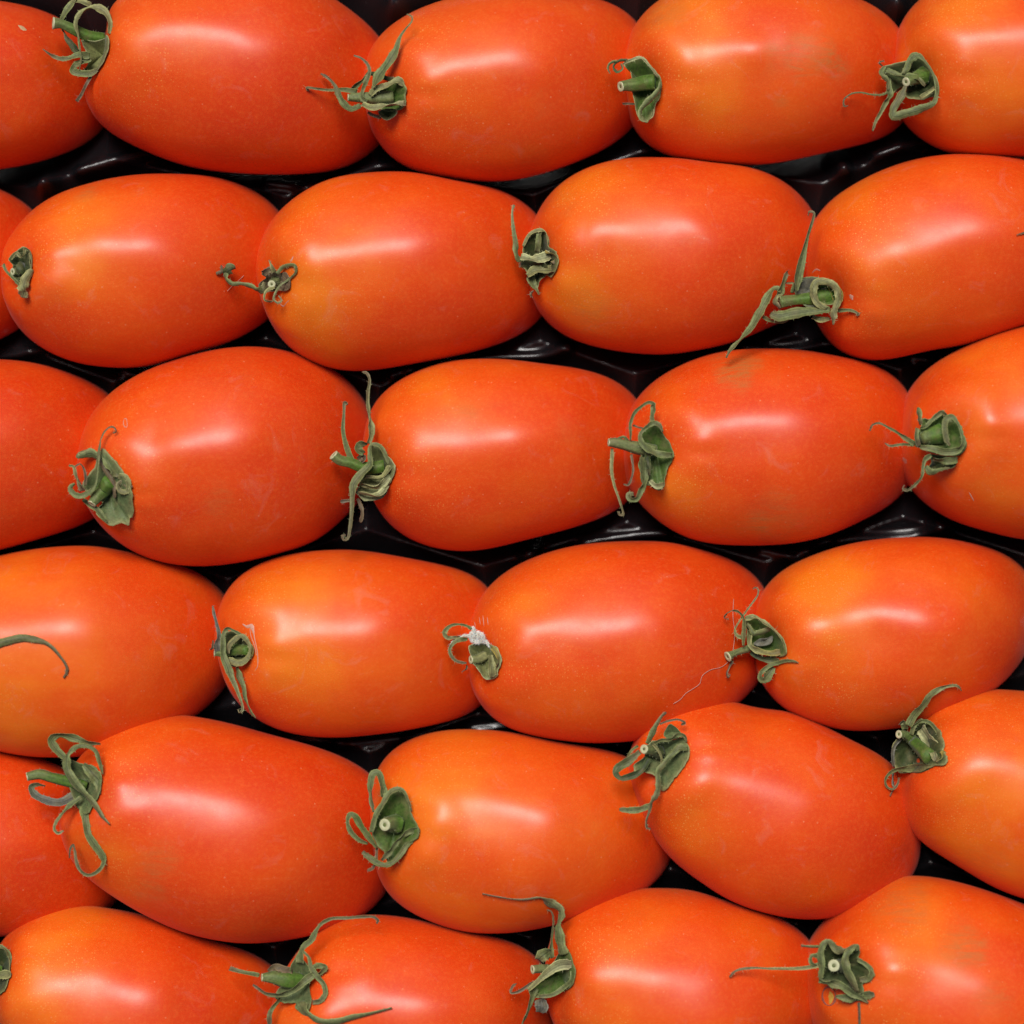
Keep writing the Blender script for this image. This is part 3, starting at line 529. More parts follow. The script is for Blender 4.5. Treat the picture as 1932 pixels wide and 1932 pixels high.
cal('F0', (0,2350,140),
 bowls=[('d','o',[(-300,300),(0,180),(200,300),(370,600),(450,900),(450,1100),(380,1450),(150,1750),(-100,1850),(-400,1600),(-500,900)],(0,1000),-12)],
 stem=('f',[(0,1000,300,2),(-200,1000,250,12),(-420,1000,200,20)],1),
 seps=[('g','g',[(-100,220,150),(60,250,140),(240,380,140),(340,600,130),(410,830,110)]),
  ('o','g',[(420,1150,260),(150,1200,320),(-220,1200,300)])])
cal('F1', (560,2130,430),
 bowls=[('g','g',[(740,1310),(850,1130),(900,1200),(980,1350),(960,1500),(1000,1640),(940,1760),(800,1690),(650,1680),(580,1620),(640,1500),(800,1480)],(860,1450),-6)],
 stem=('f',[(880,1430,140,2),(720,1440,195,12),(560,1410,145,20),(425,1410,82,26)],1),
 seps=[('b','b',[(500,1340,50),(560,1290,72),(680,1320,82),(770,1340,80)]),
  ('g','b',[(400,1385,50),(250,1360,46),(130,1330,46),(60,1310,62)]),
  ('g','b',[(630,1640,60),(540,1760,52),(510,1850,62),(510,1960,50)]),
  ('g','b',[(860,1250,140),(870,1120,62),(900,1060,62),(980,990,82),(1040,880,42),(1100,800,42),(1200,750,46),(1400,740,36),(1560,725,36),(1680,730,36),(1730,770,32),(1715,805,30)]),
  ('g','g',[(1000,1310,60),(1060,1280,72),(1140,1290,62),(1080,1360,62),(1010,1390,60)]),
  ('g','g',[(890,1120,30),(950,1180,36),(980,1300,62),(1040,1390,62),(1120,1480,62),(1145,1570,62),(1090,1645,62),(1000,1670,70)]),
  ('g','g',[(850,1690,170),(930,1790,115),(1050,1860,75),(1250,1880,82),(1450,1830,72),(1700,1770,42),(1895,1715,40)]),
  ('g','b',[(1010,1370,80),(880,1470,90),(760,1560,85),(620,1600,75),(480,1590,52),(400,1540,42),(325,1490,40)])])
cal('F2', (1190,2200,360),
 bowls=[('f','g',[(1060,1060),(1180,900),(1260,960),(1315,1100),(1315,1280),(1230,1430),(1080,1530),(900,1570),(780,1560),(700,1480),(850,1330),(1000,1200)],(1080,1290),-12)],
 stem=('g',[(1050,1190,120,4),(920,1185,112,14),(755,1200,110,24)],1),
 seps=[('k','k',[(850,1590,160),(880,1700,175),(850,1775,120)]),
  ('b','b',[(820,1350,62),(680,1430,52),(560,1500,42),(470,1510,36),(490,1430,36),(545,1390,30)]),
  ('g','g',[(780,1440,130),(740,1600,95),(690,1760,85),(630,1900,85),(590,2030,80)]),
  ('g','b',[(1020,1050,62),(1000,930,82),(1010,830,52),(1020,700,42),(1035,560,42),(1010,430,36),(950,400,46)]),
  ('g','o',[(1000,960,130),(900,1010,180),(840,1070,130)]),
  ('g','b',[(1170,1000,190),(1130,870,125),(1110,750,155),(1100,650,95),(1110,570,55),(1140,470,105),(1120,390,115),(1000,320,130),(890,230,75),(780,230,36),(580,250,32),(350,220,32),(85,165,36)]),
  ('g','g',[(1285,1200,52),(1280,1320,55),(1180,1440,65),(1020,1540,62),(850,1560,60)]),
  ('o','p',[(700,1480,50),(820,1370,70),(960,1240,110),(1120,1140,165),(1285,1110,150)])])
cal('F3', (1810,2180,380),
 bowls=[('d','g',[(1210,1400),(1230,1250),(1210,1100),(1220,950),(1330,880),(1520,980),(1680,930),(1725,1000),(1700,1080),(1800,1150),(1890,1250),(1840,1350),(1750,1400),(1760,1500),(1700,1610),(1560,1520),(1400,1430)],(1500,1180),-10)],
 stem=('d',[(1490,1200,180,2),(1440,1190,145,20),(1395,1190,142,38)],1),
 seps=[('g','b',[(1210,950,42),(1080,950,36),(980,940,42)]),
  ('b','b',[(1700,1650,52),(1715,1780,36),(1720,1960,34)]),
  ('o','b',[(1210,1180,62),(1110,1205,60),(900,1230,42),(600,1230,33),(350,1220,31),(150,1260,31),(70,1335,30)]),
  ('g','g',[(1190,1070,70),(1115,1075,55),(1105,1150,52),(1170,1190,50)]),
  ('g','g',[(1420,1580,40),(1600,1600,125),(1760,1570,125),(1895,1530,90)]),
  ('g','g',[(1700,1110,60),(1800,1170,62),(1875,1260,62),(1840,1350,72),(1720,1370,85)]),
  ('g','g',[(1225,1360,55),(1240,1200,92),(1225,1050,85),(1255,930,85),(1330,880,62),(1420,970,105),(1530,1010,110)]),
  ('g','g',[(1710,1000,40),(1690,940,60),(1600,980,85),(1550,1080,95),(1545,1220,115),(1610,1360,115),(1690,1520,80)]),
  ('g','g',[(1205,1370,95),(1350,1400,115),(1500,1450,105),(1650,1550,92),(1750,1600,62),(1835,1665,28)])])
cal('D0', (0,850,860),
 bowls=[('g','o',[(-470,1700),(-400,1690),(-330,1760),(-350,1860),(-430,1880),(-480,1800)],(-410,1780),-4)],
 stem=('f',[(-400,1790,70,2),(-470,1790,50,10),(-530,1790,40,16)],1),
 seps=[('g','b',[(-380,1760,60),(-220,1750,70),(-60,1715,66),(50,1688,52),(180,1665,42),(280,1690,26),(360,1760,18),(405,1840,16),(385,1885,16)])])
cal('B5', (2400,480,160),
 bowls=[('g','o',[(4000,1100),(4300,1000),(4500,1300),(4400,1600),(4100,1600),(3900,1400)],(4200,1300),-6)],
 stem=('f',[(4300,1300,300,2),(4000,1350,250,14),(3700,1350,220,20)],1),
 seps=[('g','b',[(4100,1250,260),(3400,1350,160),(2700,1380,110),(2100,1300,80),(1700,1380,60),(1370,1480,40)])])
# ------------------------------------------------------------------ tomato bodies
TINT = dict(g=(.118,.138,.048), o=(.195,.192,.075), d=(.036,.050,.013), f=(.058,.118,.012), b=(.120,.082,.045),
            k=(.100,.098,.075), p=(.255,.262,.125), y=(.215,.170,.036))
bodies = {}
def build_body(key):
    d = T[key]; z0 = d['z']; rs = np.random.RandomState(sum(map(ord, key))*7+3)
    P = np.array([U(x, y, z0)[:2] for x, y in d['pts']])
    dense = catmull(P, 24, True)
    nxt = np.roll(dense, -1, 0); cr = dense[:, 0]*nxt[:, 1]-nxt[:, 0]*dense[:, 1]
    area = cr.sum()/2
    c = ((dense+nxt)*cr[:, None]).sum(0)/(6*area)
    r = np.hypot(*(dense-c).T); th = np.unwrap(np.arctan2(*(dense-c).T[::-1]))
    if th[-1] < th[0]: th = -th[::-1]*-1; r = r[::-1]
    tt = np.linspace(-math.pi, math.pi, 720, endpoint=False)
    o = np.argsort(np.mod(th+math.pi, 2*math.pi)); ths = np.mod(th+math.pi, 2*math.pi)[o]-math.pi
    rr = np.interp(tt, ths, r[o], period=2*math.pi)
    f = np.fft.rfft(rr); k = np.arange(len(f)); f *= np.exp(-(k/11.0)**4)
    rr = np.fft.irfft(f, 720)
    cont = c + np.stack([np.cos(tt), np.sin(tt)], 1)*rr[:, None]
    q = cont-c; cov = q.T@q; w, v = np.linalg.eigh(cov); ax = v[:, 1]
    if ax[0] < 0: ax = -ax
    py = np.array([-ax[1], ax[0]])
    s = q@ax; t = q@py
    i0, i1 = int(np.argmin(s)), int(np.argmax(s))
    def chain(a, b):
        idx = [a]
        while idx[-1] != b: idx.append((idx[-1]+1) % 720)
        return np.array(idx)
    ca, cb = chain(i0, i1), chain(i1, i0)[::-1]
    if t[ca].mean() < t[cb].mean(): ca, cb = cb, ca
    NS, NR = 132, 104
    ph = np.linspace(0, math.pi, NS+1)
    ss = (s[i0]+s[i1])/2 - np.cos(ph)*(s[i1]-s[i0])/2
    def lookup(idx, x):
        xs = np.maximum.accumulate(s[idx]); return np.interp(x, xs+np.arange(len(xs))*1e-7, t[idx])
    tu, tl = lookup(ca, ss), lookup(cb, ss)
    tm, R = (tu+tl)/2, np.maximum((tu-tl)/2, 0)
    R[0] = R[-1] = 0
    a = np.linspace(0, 2*math.pi, NR, endpoint=False)
    ln = s[i1]-s[i0]; u = (ss-s[i0])/ln
    lob = rs.uniform(.010, .024); lp = -3*(math.pi/2-rs.uniform(.10, .34)); wig = rs.uniform(.08, .22); wf = rs.uniform(5, 9); wp = rs.uniform(0, 6.28)
    A, SS = np.meshgrid(a, ss); Rm = R[:, None]*np.ones_like(A); Tm = tm[:, None]*np.ones_like(A)
    Um = u[:, None]*np.ones_like(A)
    lobe = 1+lob*np.cos(3*A+lp+3*wig*np.sin(wf*Um+wp))*np.abs(np.sin(A))*np.exp(-((Um-.35)/.40)**2)
    tl_ = Tm+Rm*np.cos(A)
    # stem end raised, blossom end low: the fruits lie like shingles
    smid = s[i0]+.45*ln
    Hl = np.sqrt(np.clip(1-np.clip((.45-Um)/.45, 0, 1)**5.0, 0, 1)); Hr = np.sqrt(np.clip(1-np.clip((Um-.45)/.55, 0, 1)**2.6, 0, 1))
    Rz = np.minimum(R.max()*np.minimum(Hl, Hr), R.max()*(1-(1-np.clip(Rm/R.max(), 0, 1))**2.3))
    zz = z0 + Rz*np.sin(A)*.97*lobe - (d['tilt']-.150)*(SS-smid) - 125*np.clip((Um-.50)/.50, 0, 1)**2
    X = c[0]+SS*ax[0]+tl_*py[0]; Y = c[1]+SS*ax[1]+tl_*py[1]
    V = np.stack([X, Y, zz], -1)
    keep = V[1:-1].reshape(-1, 3)
    V = np.vstack([V[0, 0][None], keep, V[-1, 0][None]])
    F = []
    for j in range(NR):
        F.append((0, 1+(j+1) % NR, 1+j))
        for i in range(NS-2):
            p = 1+i*NR
            F.append((p+j, p+(j+1) % NR, p+NR+(j+1) % NR, p+NR+j))
        p = 1+(NS-2)*NR; F.append((p+j, p+(j+1) % NR, len(V)-1))
    # normals for the relief
    def normals(V):
        Fa = np.array([ff if len(ff) == 4 else ff+(ff[2],) for ff in F])
        n = np.cross(V[Fa[:, 2]]-V[Fa[:, 0]], V[Fa[:, 3]]-V[Fa[:, 1]]); out = np.zeros_like(V)
        for kk in range(4): np.add.at(out, Fa[:, kk], n)
        return out/np.maximum(np.linalg.norm(out, axis=1), 1e-9)[:, None]
    Nn = normals(V)
    if (Nn*(V-V.mean(0))).sum() < 0:
        F = [tuple(reversed(ff)) for ff in F]; Nn = -Nn
    sd_ = rs.uniform(0, 50)
    disp = np.array([noise.noise(Vector((p[0]/150+sd_, p[1]/110, p[2]/100)))*2.6 + noise.noise(Vector((p[0]/52+sd_, p[1]/40, p[2]/40+9)))*.6 for p in V])
    for (x, y, rad, h) in d['dents']:
        g = U(x, y, z0+170)[:2]
        disp += h*np.exp(-(((V[:, 0]-g[0])**2+(V[:, 1]-g[1])**2)/rad**2))*(V[:, 2] > z0)
    for line in RIDGE.get(key, []):
        Q = catmull(np.array([U(x, y, z0+160)[:2] for x, y in line]), 6); D = np.full(len(V), 1e9)
        for i in range(len(Q)-1):
            a_, b_ = Q[i], Q[i+1]; ab = b_-a_; L = max((ab**2).sum(), 1e-6)
            uu = np.clip(((V[:, 0]-a_[0])*ab[0]+(V[:, 1]-a_[1])*ab[1])/L, 0, 1)
            D = np.minimum(D, np.hypot(V[:, 0]-a_[0]-uu*ab[0], V[:, 1]-a_[1]-uu*ab[1]))
        D = np.sqrt(D*D+30)
        disp += 4.9*np.exp(-(D/38)**2)*smooth(z0+30, z0+90, V[:, 2])
    silh = np.clip(np.abs(Nn[:, 2])*2.2, .25, 1)
    V = V + Nn*(disp*silh)[:, None]
    # calyx pit
    n_att = p_att = None
    if key in C:
        cd = C[key]; ox, oy, sz = cd['o']
        bx, by = cd['bowls'][0][3] if key != 'B4' else (1400, 1120)
        ux, uy = (ox+bx*sz/1932)/1.32505, (oy+by*sz/1932)/1.32505
        tree = BVHTree.FromPolygons([tuple(p) for p in V], F)
        for step in range(60):
            g = U(ux, uy, z0+60)
            hit = tree.ray_cast(Vector((g[0], g[1], 900)), Vector((0, 0, -1)))
            if hit[0] is not None and hit[1].z > .16: break
            cc = np.array([c[0]/1+966, 966-c[1]]); dv = cc-np.array([ux, uy]); dv /= np.linalg.norm(dv)
            ux += dv[0]*2; uy += dv[1]*2
        p_att = np.array(hit[0]); n_att = np.array(hit[1])
        dd = V-p_att; dist = np.linalg.norm(dd, axis=1)
        V = V - n_att*(13*np.exp(-(dist/40)**2))[:, None] + Nn*(3.0*np.exp(-((dist-86)/28)**2)*(1+.5*np.sin(dist*.0+np.arctan2(dd[:, 1], dd[:, 2])*5)))[:, None]
        p_att = p_att - n_att*13
    # skin colour: ripeness, flecks, blemishes; redder at blossom end and around the calyx pit
    ori = np.full(len(V), .34+(d['base']-.34)*.62); fl = np.zeros(len(V)); dl = np.zeros(len(V))
    ux_, uy_ = V[:, 0]+966, 966-V[:, 1]
    sU = ((V[:, :2]-c)@ax - s[i0])/ln
    ori += .16*np.exp(-((sU-.22)/.2)**2) - .13*smooth(.5, 1.0, sU)
    fl += .62*np.exp(-((sU-.15)/.22)**2) + .10
    for (x, y, rad, am) in d['patches']:
        g = np.exp(-(((ux_-x)**2+(uy_-y)**2)/rad**2)); ori += g*am*.82; fl += g*am*.8
    for (x, y, rad, am) in d['dull']:
        wv = np.array([noise.noise(Vector((px/28, py_/28, 3.3))) for px, py_ in zip(ux_, uy_)]) if am > 0 else 0
        dl += am*smooth(1.25, .35, np.hypot((ux_-x)/1.25, uy_-y)/rad + wv*.45)
    if p_att is not None:
        dist = np.linalg.norm(V-p_att, axis=1); ori -= .22*np.exp(-(dist/52)**2)
    cols = np.stack([np.clip(ori, 0, 1), np.clip(fl, 0, 1), np.clip(dl, 0, 1)], 1)
    return dict(V=V, F=F, cols=cols, p=p_att, n=n_att, c=c, ax=ax, ln=ln, z0=z0, R=R.max())

for key in T: bodies[key] = build_body(key)
allV, allF, off_ = [], [], 0
for bkey, b in bodies.items():
    allV.append(b['V']); allF += [tuple(i+off_ for i in f) for f in b['F']]; off_ += len(b['V'])
TREE = BVHTree.FromPolygons([tuple(p) for p in np.vstack(allV)], allF)
def surf_z(x, y):
    h = TREE.ray_cast(Vector((x, y, 900)), Vector((0, 0, -1)))
    return h[0].z if h[0] is not None else -1e3

# ------------------------------------------------------------------ sepals, bowls, stems
def mixt(a, b, t): return tuple(a[i]*(1-t)+b[i]*t for i in range(3))
def ribbon(pts, c0, c1, rng, thick=.9, hair=True):
    """pts: [x, y, width, z] in u space; a curled strip with thickness; returns V, F, cols"""
    P = catmull(np.array(pts), 7)
    n = len(P); V = []; F = []; Cc = []
    cup = rng.uniform(.30, .62)*rng.choice([1, 1, -1]); roll0 = rng.uniform(-.7, .7); rollf = rng.uniform(-.9, .9)
    K = 13; seed = rng.uniform(0, 90)
    for i, p in enumerate(P):
        q0, q1 = P[max(i-1, 0)], P[min(i+1, n-1)]
        tan = np.array([q1[0]-q0[0], q1[1]-q0[1], q1[3]-q0[3]]); tan /= max(np.linalg.norm(tan), 1e-6)
        side = np.cross(tan, (0, 0, 1.0)); L = np.linalg.norm(side)
        side = side/L if L > .15 else np.array([1.0, 0, 0])
        nrm = np.cross(side, tan); t = i/(n-1)
        roll = roll0+rollf*t+1.15*noise.noise(Vector((t*n/9+seed, 0, 0)))
        cr_, sr_ = math.cos(roll), math.sin(roll)
        sd2, nm2 = side*cr_+nrm*sr_, nrm*cr_-side*sr_
        w = p[2]*.45/max(.85, cr_)*(1+.28*noise.noise(Vector((t*n/6+seed, 5, 0)))+.16*noise.noise(Vector((t*n/1.3+seed, 9, 0))))
        if t > .93: w *= .75
        if t < .02: w *= .8
        w = max(w, .7); th = min(thick, w*.75)
        for half in (1, -1):
            rngk = range(K) if half == 1 else range(K-1, -1, -1)
            for kk in rngk:
                s_ = -1+2*kk/(K-1)
                rib = .06*w*math.cos(s_*14+seed) + .05*w*noise.noise(Vector((s_*3, t*n/3, seed)))
                e = sd2*w*s_ + nm2*(cup*w*(s_*s_-.35) + rib*(1-abs(s_)) + half*th*.5*(1-.6*abs(s_)**3))
                V.append(np.array([p[0], p[1], p[3]])+e)
                tn = mixt(mixt(c0, c1, min(1, max(0, (t-.35)/.6))), TINT['b'], max(0, (t-.72)/.28)*.6)
                g = .80+.75*abs(s_)**3-.28*math.exp(-(s_/.16)**2)+.24*math.cos(s_*14+seed)+.22*noise.noise(Vector((s_*6, t*n/9, seed+7)))  # pale edges, vein and streaks, with fold shading painted into the tint
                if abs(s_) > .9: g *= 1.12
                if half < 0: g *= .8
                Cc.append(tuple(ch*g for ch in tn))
    M = 2*K
    for i in range(n-1):
        for k in range(M):
            F.append((i*M+k, i*M+(k+1) % M, (i+1)*M+(k+1) % M, (i+1)*M+k))
    F.append(tuple(range(M))[::-1]); F.append(tuple((n-1)*M+k for k in range(M)))
    if hair:                                     # fine plant hairs standing off the edges
        for _ in range(int(n*.45)):
            i = rng.randrange(1, n-1); k = rng.choice([0, K-1, rng.randrange(M)])
            b0 = np.array(V[i*M+k]); cen = np.array([P[i][0], P[i][1], P[i][3]])
            dr = b0-cen; dr /= max(np.linalg.norm(dr), 1e-6); dr = dr+np.array([rng.uniform(-.6, .6), rng.uniform(-.6, .6), rng.uniform(-.2, .5)])
            ln = rng.uniform(1.5, 5); wv = np.array([-dr[1], dr[0], 0]); wv = wv/max(np.linalg.norm(wv), 1e-6)*.28
            j = len(V); V += [b0-wv, b0+wv, b0+dr*ln*.6+wv*.6, b0+dr*ln]; Cc += [tuple(ch*1.5+.05 for ch in c0)]*4
            F += [(j, j+1, j+2), (j, j+2, j+3)]
    return V, F, Cc

def tube(pts, cols, nseg=18, squash=1.0, seed=0):
    P = catmull(np.array(pts), 5); n = len(P); V = []; F = []; Cc = []
    for i, p in enumerate(P):
        q0, q1 = P[max(i-1, 0)], P[min(i+1, n-1)]
        tan = np.array([q1[0]-q0[0], q1[1]-q0[1], q1[3]-q0[3]]); tan /= np.linalg.norm(tan)
        a = np.cross(tan, (0.13, 0.3, 1.0)); a /= np.linalg.norm(a); b_ = np.cross(a, tan)
        t = i/(n-1)
        for k in range(nseg):
            an = 2*math.pi*k/nseg
            r = p[2]/2*(1+.06*math.cos(5*an+seed)+.07*noise.noise(Vector((math.cos(an)*1.5, math.sin(an)*1.5, i*.3+seed))))
            V.append(np.array([p[0], p[1], p[3]])+(a*math.cos(an)+b_*math.sin(an))*r)
            g = 1+.15*math.cos(5*an+seed)
            Cc.append(tuple(ch*g for ch in mixt(cols[0], cols[1], smoothf(t))))
    for i in range(n-1):
        for k in range(nseg):
            F.append((i*nseg+k, i*nseg+(k+1) % nseg, (i+1)*nseg+(k+1) % nseg, (i+1)*nseg+k))
    F.append(tuple(range(nseg))[::-1]); F.append(tuple((n-1)*nseg+k for k in range(nseg)))
    return V, F, Cc, P[-1], tan, a, b_
def smoothf(t):
    t = max(0, min(1, (t-.3)/.55)); return t*t*(3-2*t)

BT = dict(TINT); BT.update(f=(.052, .095, .014), d=(.030, .042, .011), g=(.082, .110, .040), o=(.125, .135, .045))
def bowl_mesh(outline, cen, depth, zfun, c0, c1, rng, key):
    O = catmull(np.array([(x, y) for x, y in outline]), 4, True); n = len(O)
    cx, cy = cen; rings = [0.0, .18, .36, .54, .7, .83, .93, 1.0]; V = []; Cc = []; F = []
    seed = rng.uniform(0, 99)
    for layer in (1, -1):
        for r in rings:
            for k in range(n):
                dx, dy = O[k][0]-cx, O[k][1]-cy
                wav = 1+(.07*noise.noise(Vector((k*.35+seed, 1, 0)))+.05*noise.noise(Vector((k*1.3+seed, 1, 0))))*r
                x, y = cx+dx*r*wav, cy+dy*r*wav
                crk = 1.3*noise.noise(Vector((x/2.6+seed, y/2.6, 4)))+2.2*noise.noise(Vector((x/7+seed, y/7, 0)))+1.0*math.cos(k*6.28*11/n+seed)*r
                z = zfun(x, y, r) + depth*(1-r**1.7) + crk + (0 if layer == 1 else -1.7)
                V.append((x, y, z))
                g = 1.0+.25*noise.noise(Vector((k*.5+seed, r*4, 0)))
                tn = mixt(c0, c1, max(0, (r-.80)/.2)**1.2 if r > .8 else 0)
                if r > .97: g *= 1.15
                Cc.append(tuple(ch*g for ch in tn))
    m = len(rings); half = m*n
    for L in (0, 1):
        for i in range(m-1):
            for k in range(n):
                a, b_, c_, d_ = L*half+i*n+k, L*half+i*n+(k+1) % n, L*half+(i+1)*n+(k+1) % n, L*half+(i+1)*n+k
                F.append((a, b_, c_, d_) if L == 0 else (d_, c_, b_, a))
    for k in range(n):
        a, b_ = (m-1)*n+k, (m-1)*n+(k+1) % n
        F.append((a, b_, b_+half, a+half))
    return V, F, Cc

def build_calyx(key, root):
    cd = C[key]; ox, oy, sz = cd['o']; sc_ = sz/1932/1.32505
    b = bodies[key]; pa = b['p']; org = tuple(b['org'])
    rng = random.Random(sum(map(ord, key))*31)
    zb = pa[2]
    def conv(x, y, z): return U((ox+x*sz/1932)/1.32505, (oy+y*sz/1932)/1.32505, z)
    def lift(x, y, z, clear): return max(z, surf_z(x, y)+clear)
    first = None
    for bi, (c0, c1, outl, cen, dep) in enumerate(cd['bowls']):
        O = [tuple(conv(x, y, zb+10)[:2]) for x, y in outl]; ce = conv(*cen, zb+8)
        def zf(x, y, r, bi=bi, dep=dep):
            return max(zb + 19*r + bi*3, surf_z(x, y) + 2.5 + 7*r - dep*(1-r**1.7))
        V, F, Cc = bowl_mesh(O, ce[:2], dep, zf, BT[c0], TINT[c1], rng, key)
        V = [(x, y, max(z, surf_z(x, y)+.8)) for x, y, z in V]
        V[len(V)//2:] = [(x, y, V[i][2]-1.7) for i, (x, y, z) in enumerate(V[len(V)//2:])]
        o = mesh_obj('calyx' if first is None else 'calyx_lobe', V, F, M_GRN, root if first is None else first, org if first is None else org, Cc)
        if first is None: first = o
        else: o.matrix_parent_inverse = first.matrix_basis.inverted()
    # stem
    c0, pts, cut = cd['stem']
    Ps = []
    for (x, y, w, h) in pts:
        p = conv(x, y, zb+h); w2 = w*sc_
        Ps.append((p[0], p[1], w2, lift(p[0], p[1], zb+h, w2*.42+1)))
    tipc = mixt(TINT[c0], TINT['g'], .75)
    V, F, Cc, tip, tan, a, b_ = tube(Ps, (TINT[c0], tipc), seed=rng.uniform(0, 9))
    # hairs
    for _ in range(46):
        i = rng.randrange(18, len(V)-20); b0 = np.array(V[i]); ringc = np.mean(np.array(V[(i//18)*18:(i//18)*18+18]), 0)
        dr = b0-ringc; dr /= np.linalg.norm(dr); wv = np.array([-dr[1], dr[0], .1])*.25; j = len(V); L = rng.uniform(1.5, 5)
        V += [b0-wv, b0+wv, b0+dr*L]; Cc += [tuple(ch*1.6+.05 for ch in TINT['g'])]*3; F.append((j, j+1, j+2))
    st = mesh_obj('stem', V, F, M_GRN, root, org, Cc)
    if cut:
        r = tip[2]/2; T0 = np.array([tip[0], tip[1], tip[3]]); V = []; F = []; ns = 18
        prof = [(1.02, -1.5), (1.05, .3), (.96, .9), (.62, .7), (.34, .1), (.28, -1.2), (.0, -1.8)]
        for pr, ph_ in prof:
            for k in range(ns):
                an = 2*math.pi*k/ns; rr = r*pr*(1+.06*noise.noise(Vector((math.cos(an)*2, math.sin(an)*2, pr+tip[0]))))
                V.append(T0+(a*math.cos(an)+b_*math.sin(an))*rr+tan*ph_*max(.6, r/9))
        for i in range(len(prof)-1):
            for k in range(ns): F.append((i*ns+k, i*ns+(k+1) % ns, (i+1)*ns+(k+1) % ns, (i+1)*ns+k))
        ce = mesh_obj('cut_end', V, F, M_CUT, st, org); ce.data.materials.append(M_PITH)
        for pi_, pol in enumerate(ce.data.polygons):
            if pi_ >= 4*ns: pol.material_index = 1
        ce.matrix_parent_inverse = st.matrix_basis.inverted()
    # sepals
    nS = len(cd['seps'])
    for si, (c0, c1, pts) in enumerate(cd['seps']):
        h0 = 14+ (24*si/max(nS-1, 1)); Ps = []
        for j, (x, y, w) in enumerate(pts):
            w2 = w*sc_; arch = 7*math.sin(math.pi*j/(len(pts)-1))
            p = conv(x, y, zb+h0+arch)
            Ps.append([p[0], p[1], w2, lift(p[0], p[1], zb+h0+arch, 2.5+w2*.16+.35*h0*.3)])
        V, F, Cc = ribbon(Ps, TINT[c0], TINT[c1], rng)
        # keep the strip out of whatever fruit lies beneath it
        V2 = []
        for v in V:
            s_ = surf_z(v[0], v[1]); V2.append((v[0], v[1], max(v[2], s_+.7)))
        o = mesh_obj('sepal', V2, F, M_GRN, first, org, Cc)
        o.matrix_parent_inverse = first.matrix_basis.inverted()
    return first

roots = {}
for key in T:
    b = bodies[key]; d = T[key]
    org = np.array([b['c'][0], b['c'][1], b['z0']]); b['org'] = org
    root = bpy.data.objects.new('plum_tomato', None); sc.collection.objects.link(root)
    root.location = tuple(org*S); root.empty_display_size = .01
    root['label'] = d['label']; root['category'] = 'tomato'; root['group'] = 'plum tomatoes laid in rows in the black tray'
    roots[key] = root
    mesh_obj('fruit', b['V'], b['F'], M_TOM, root, org, b['cols'])
    if key in C: build_calyx(key, root)
# ------------------------------------------------------------------ scars, mould, loose fibre
def on_surface_strip(key, name, pts, mat, width=1.2, rng=random.Random(5), lift_=.35):
    """thin raised strip following a fruit's skin; pts in u of the photograph"""
    b = bodies[key]; P = []
    for p in pts:
        x, y = p[0], p[1]; w = p[2] if len(p) > 2 else width
        g = U(x, y, b['z0']+60); z = surf_z(g[0], g[1])
        g = U(x, y, z); P.append((g[0], g[1], w, surf_z(g[0], g[1])+lift_))
    Q = catmull(np.array(P), 5); V = []; F = []
    for i, q in enumerate(Q):
        q0, q1 = Q[max(i-1, 0)], Q[min(i+1, len(Q)-1)]
        t = (q1-q0)[:2]; t /= max(np.linalg.norm(t), 1e-6); n = np.array([-t[1], t[0]])
        w = q[2]/2*(1+.5*noise.noise(Vector((i*.8, q[0], 0))))
        for s_ in (-1, -.4, .4, 1):
            x, y = q[0]+n[0]*w*s_, q[1]+n[1]*w*s_
            V.append((x, y, surf_z(x, y)+(lift_+.45 if abs(s_) < .5 else -.15)))
    for i in range(len(Q)-1):
        for k in range(3): F.append((i*4+k, i*4+k+1, (i+1)*4+k+1, (i+1)*4+k))
    return mesh_obj(name, V, F, mat, roots[key], b['org'])
on_surface_strip('D1', 'skin_crack', [(458,1177,2),(466,1182,5),(474,1181,10),(478,1190,5),(480,1200,2.5),(482,1210,1.8),(486,1230,1.8),(487,1248,1.8),(486,1258,1.5),(482,1264,1)], M_SCAR, 2)
on_surface_strip('D1', 'skin_crack', [(472,1187,1.2),(474,1200,1.5),(480,1216,1.6),(484,1236,1.5)], M_SCAR, 1.5)
on_surface_strip('B2', 'skin_scratch', [(527,572,1),(531,576,2),(535,578,2.5),(538,575,1.5),(541,571,1.5),(546,567,1.2)], M_SCAR, 2)
on_surface_strip('B2', 'skin_scratch', [(549,494,2),(552,488,3),(554,484,1)], M_SCAR, 2)
for (x, y, L) in [(904,1164,14),(911,1161,20),(919,1164,15),(895,1173,10)]:
    on_surface_strip('D2', 'skin_scratch', [(x, y, .6), (x+1, y+L*.5, 1.6), (x+2, y+L, .5)], M_SCAR, 1.4)
on_surface_strip('B4', 'skin_scratch', [(1605,555,3),(1608,559,6),(1610,565,2)], M_SCAR, 2)
on_surface_strip('B4', 'skin_scratch', [(1532,515,1),(1540,508,3),(1548,510,2)], M_SCAR, 2)
on_surface_strip('C1', 'oval_scar', [(236,790,1),(234,797,1.4),(236,805,1.6),(240,806,1.4),(241,798,1.4),(239,790,1.4),(236,790,1)], M_SCAR, 1.4)
M_TAN = flat_material("corky_scar", (.55,.34,.17), .7)
on_surface_strip('A0', 'corky_scar', [(35,48,2),(40,51,6),(45,55,7),(50,57,3)], M_TAN, 3)
on_surface_strip('C4', 'skin_scratch', [(1829,929,1),(1833,936,2.5),(1838,945,1.2)], M_SCAR, 2)
on_surface_strip('C4', 'skin_scratch', [(1704,863,1),(1706,869,4),(1707,875,2)], M_SCAR, 2)
M_YEL = flat_material("yellow_scar", (.60,.33,.04), .6); M_RING = flat_material("purple_brown_ring", (.33,.085,.05), .7)
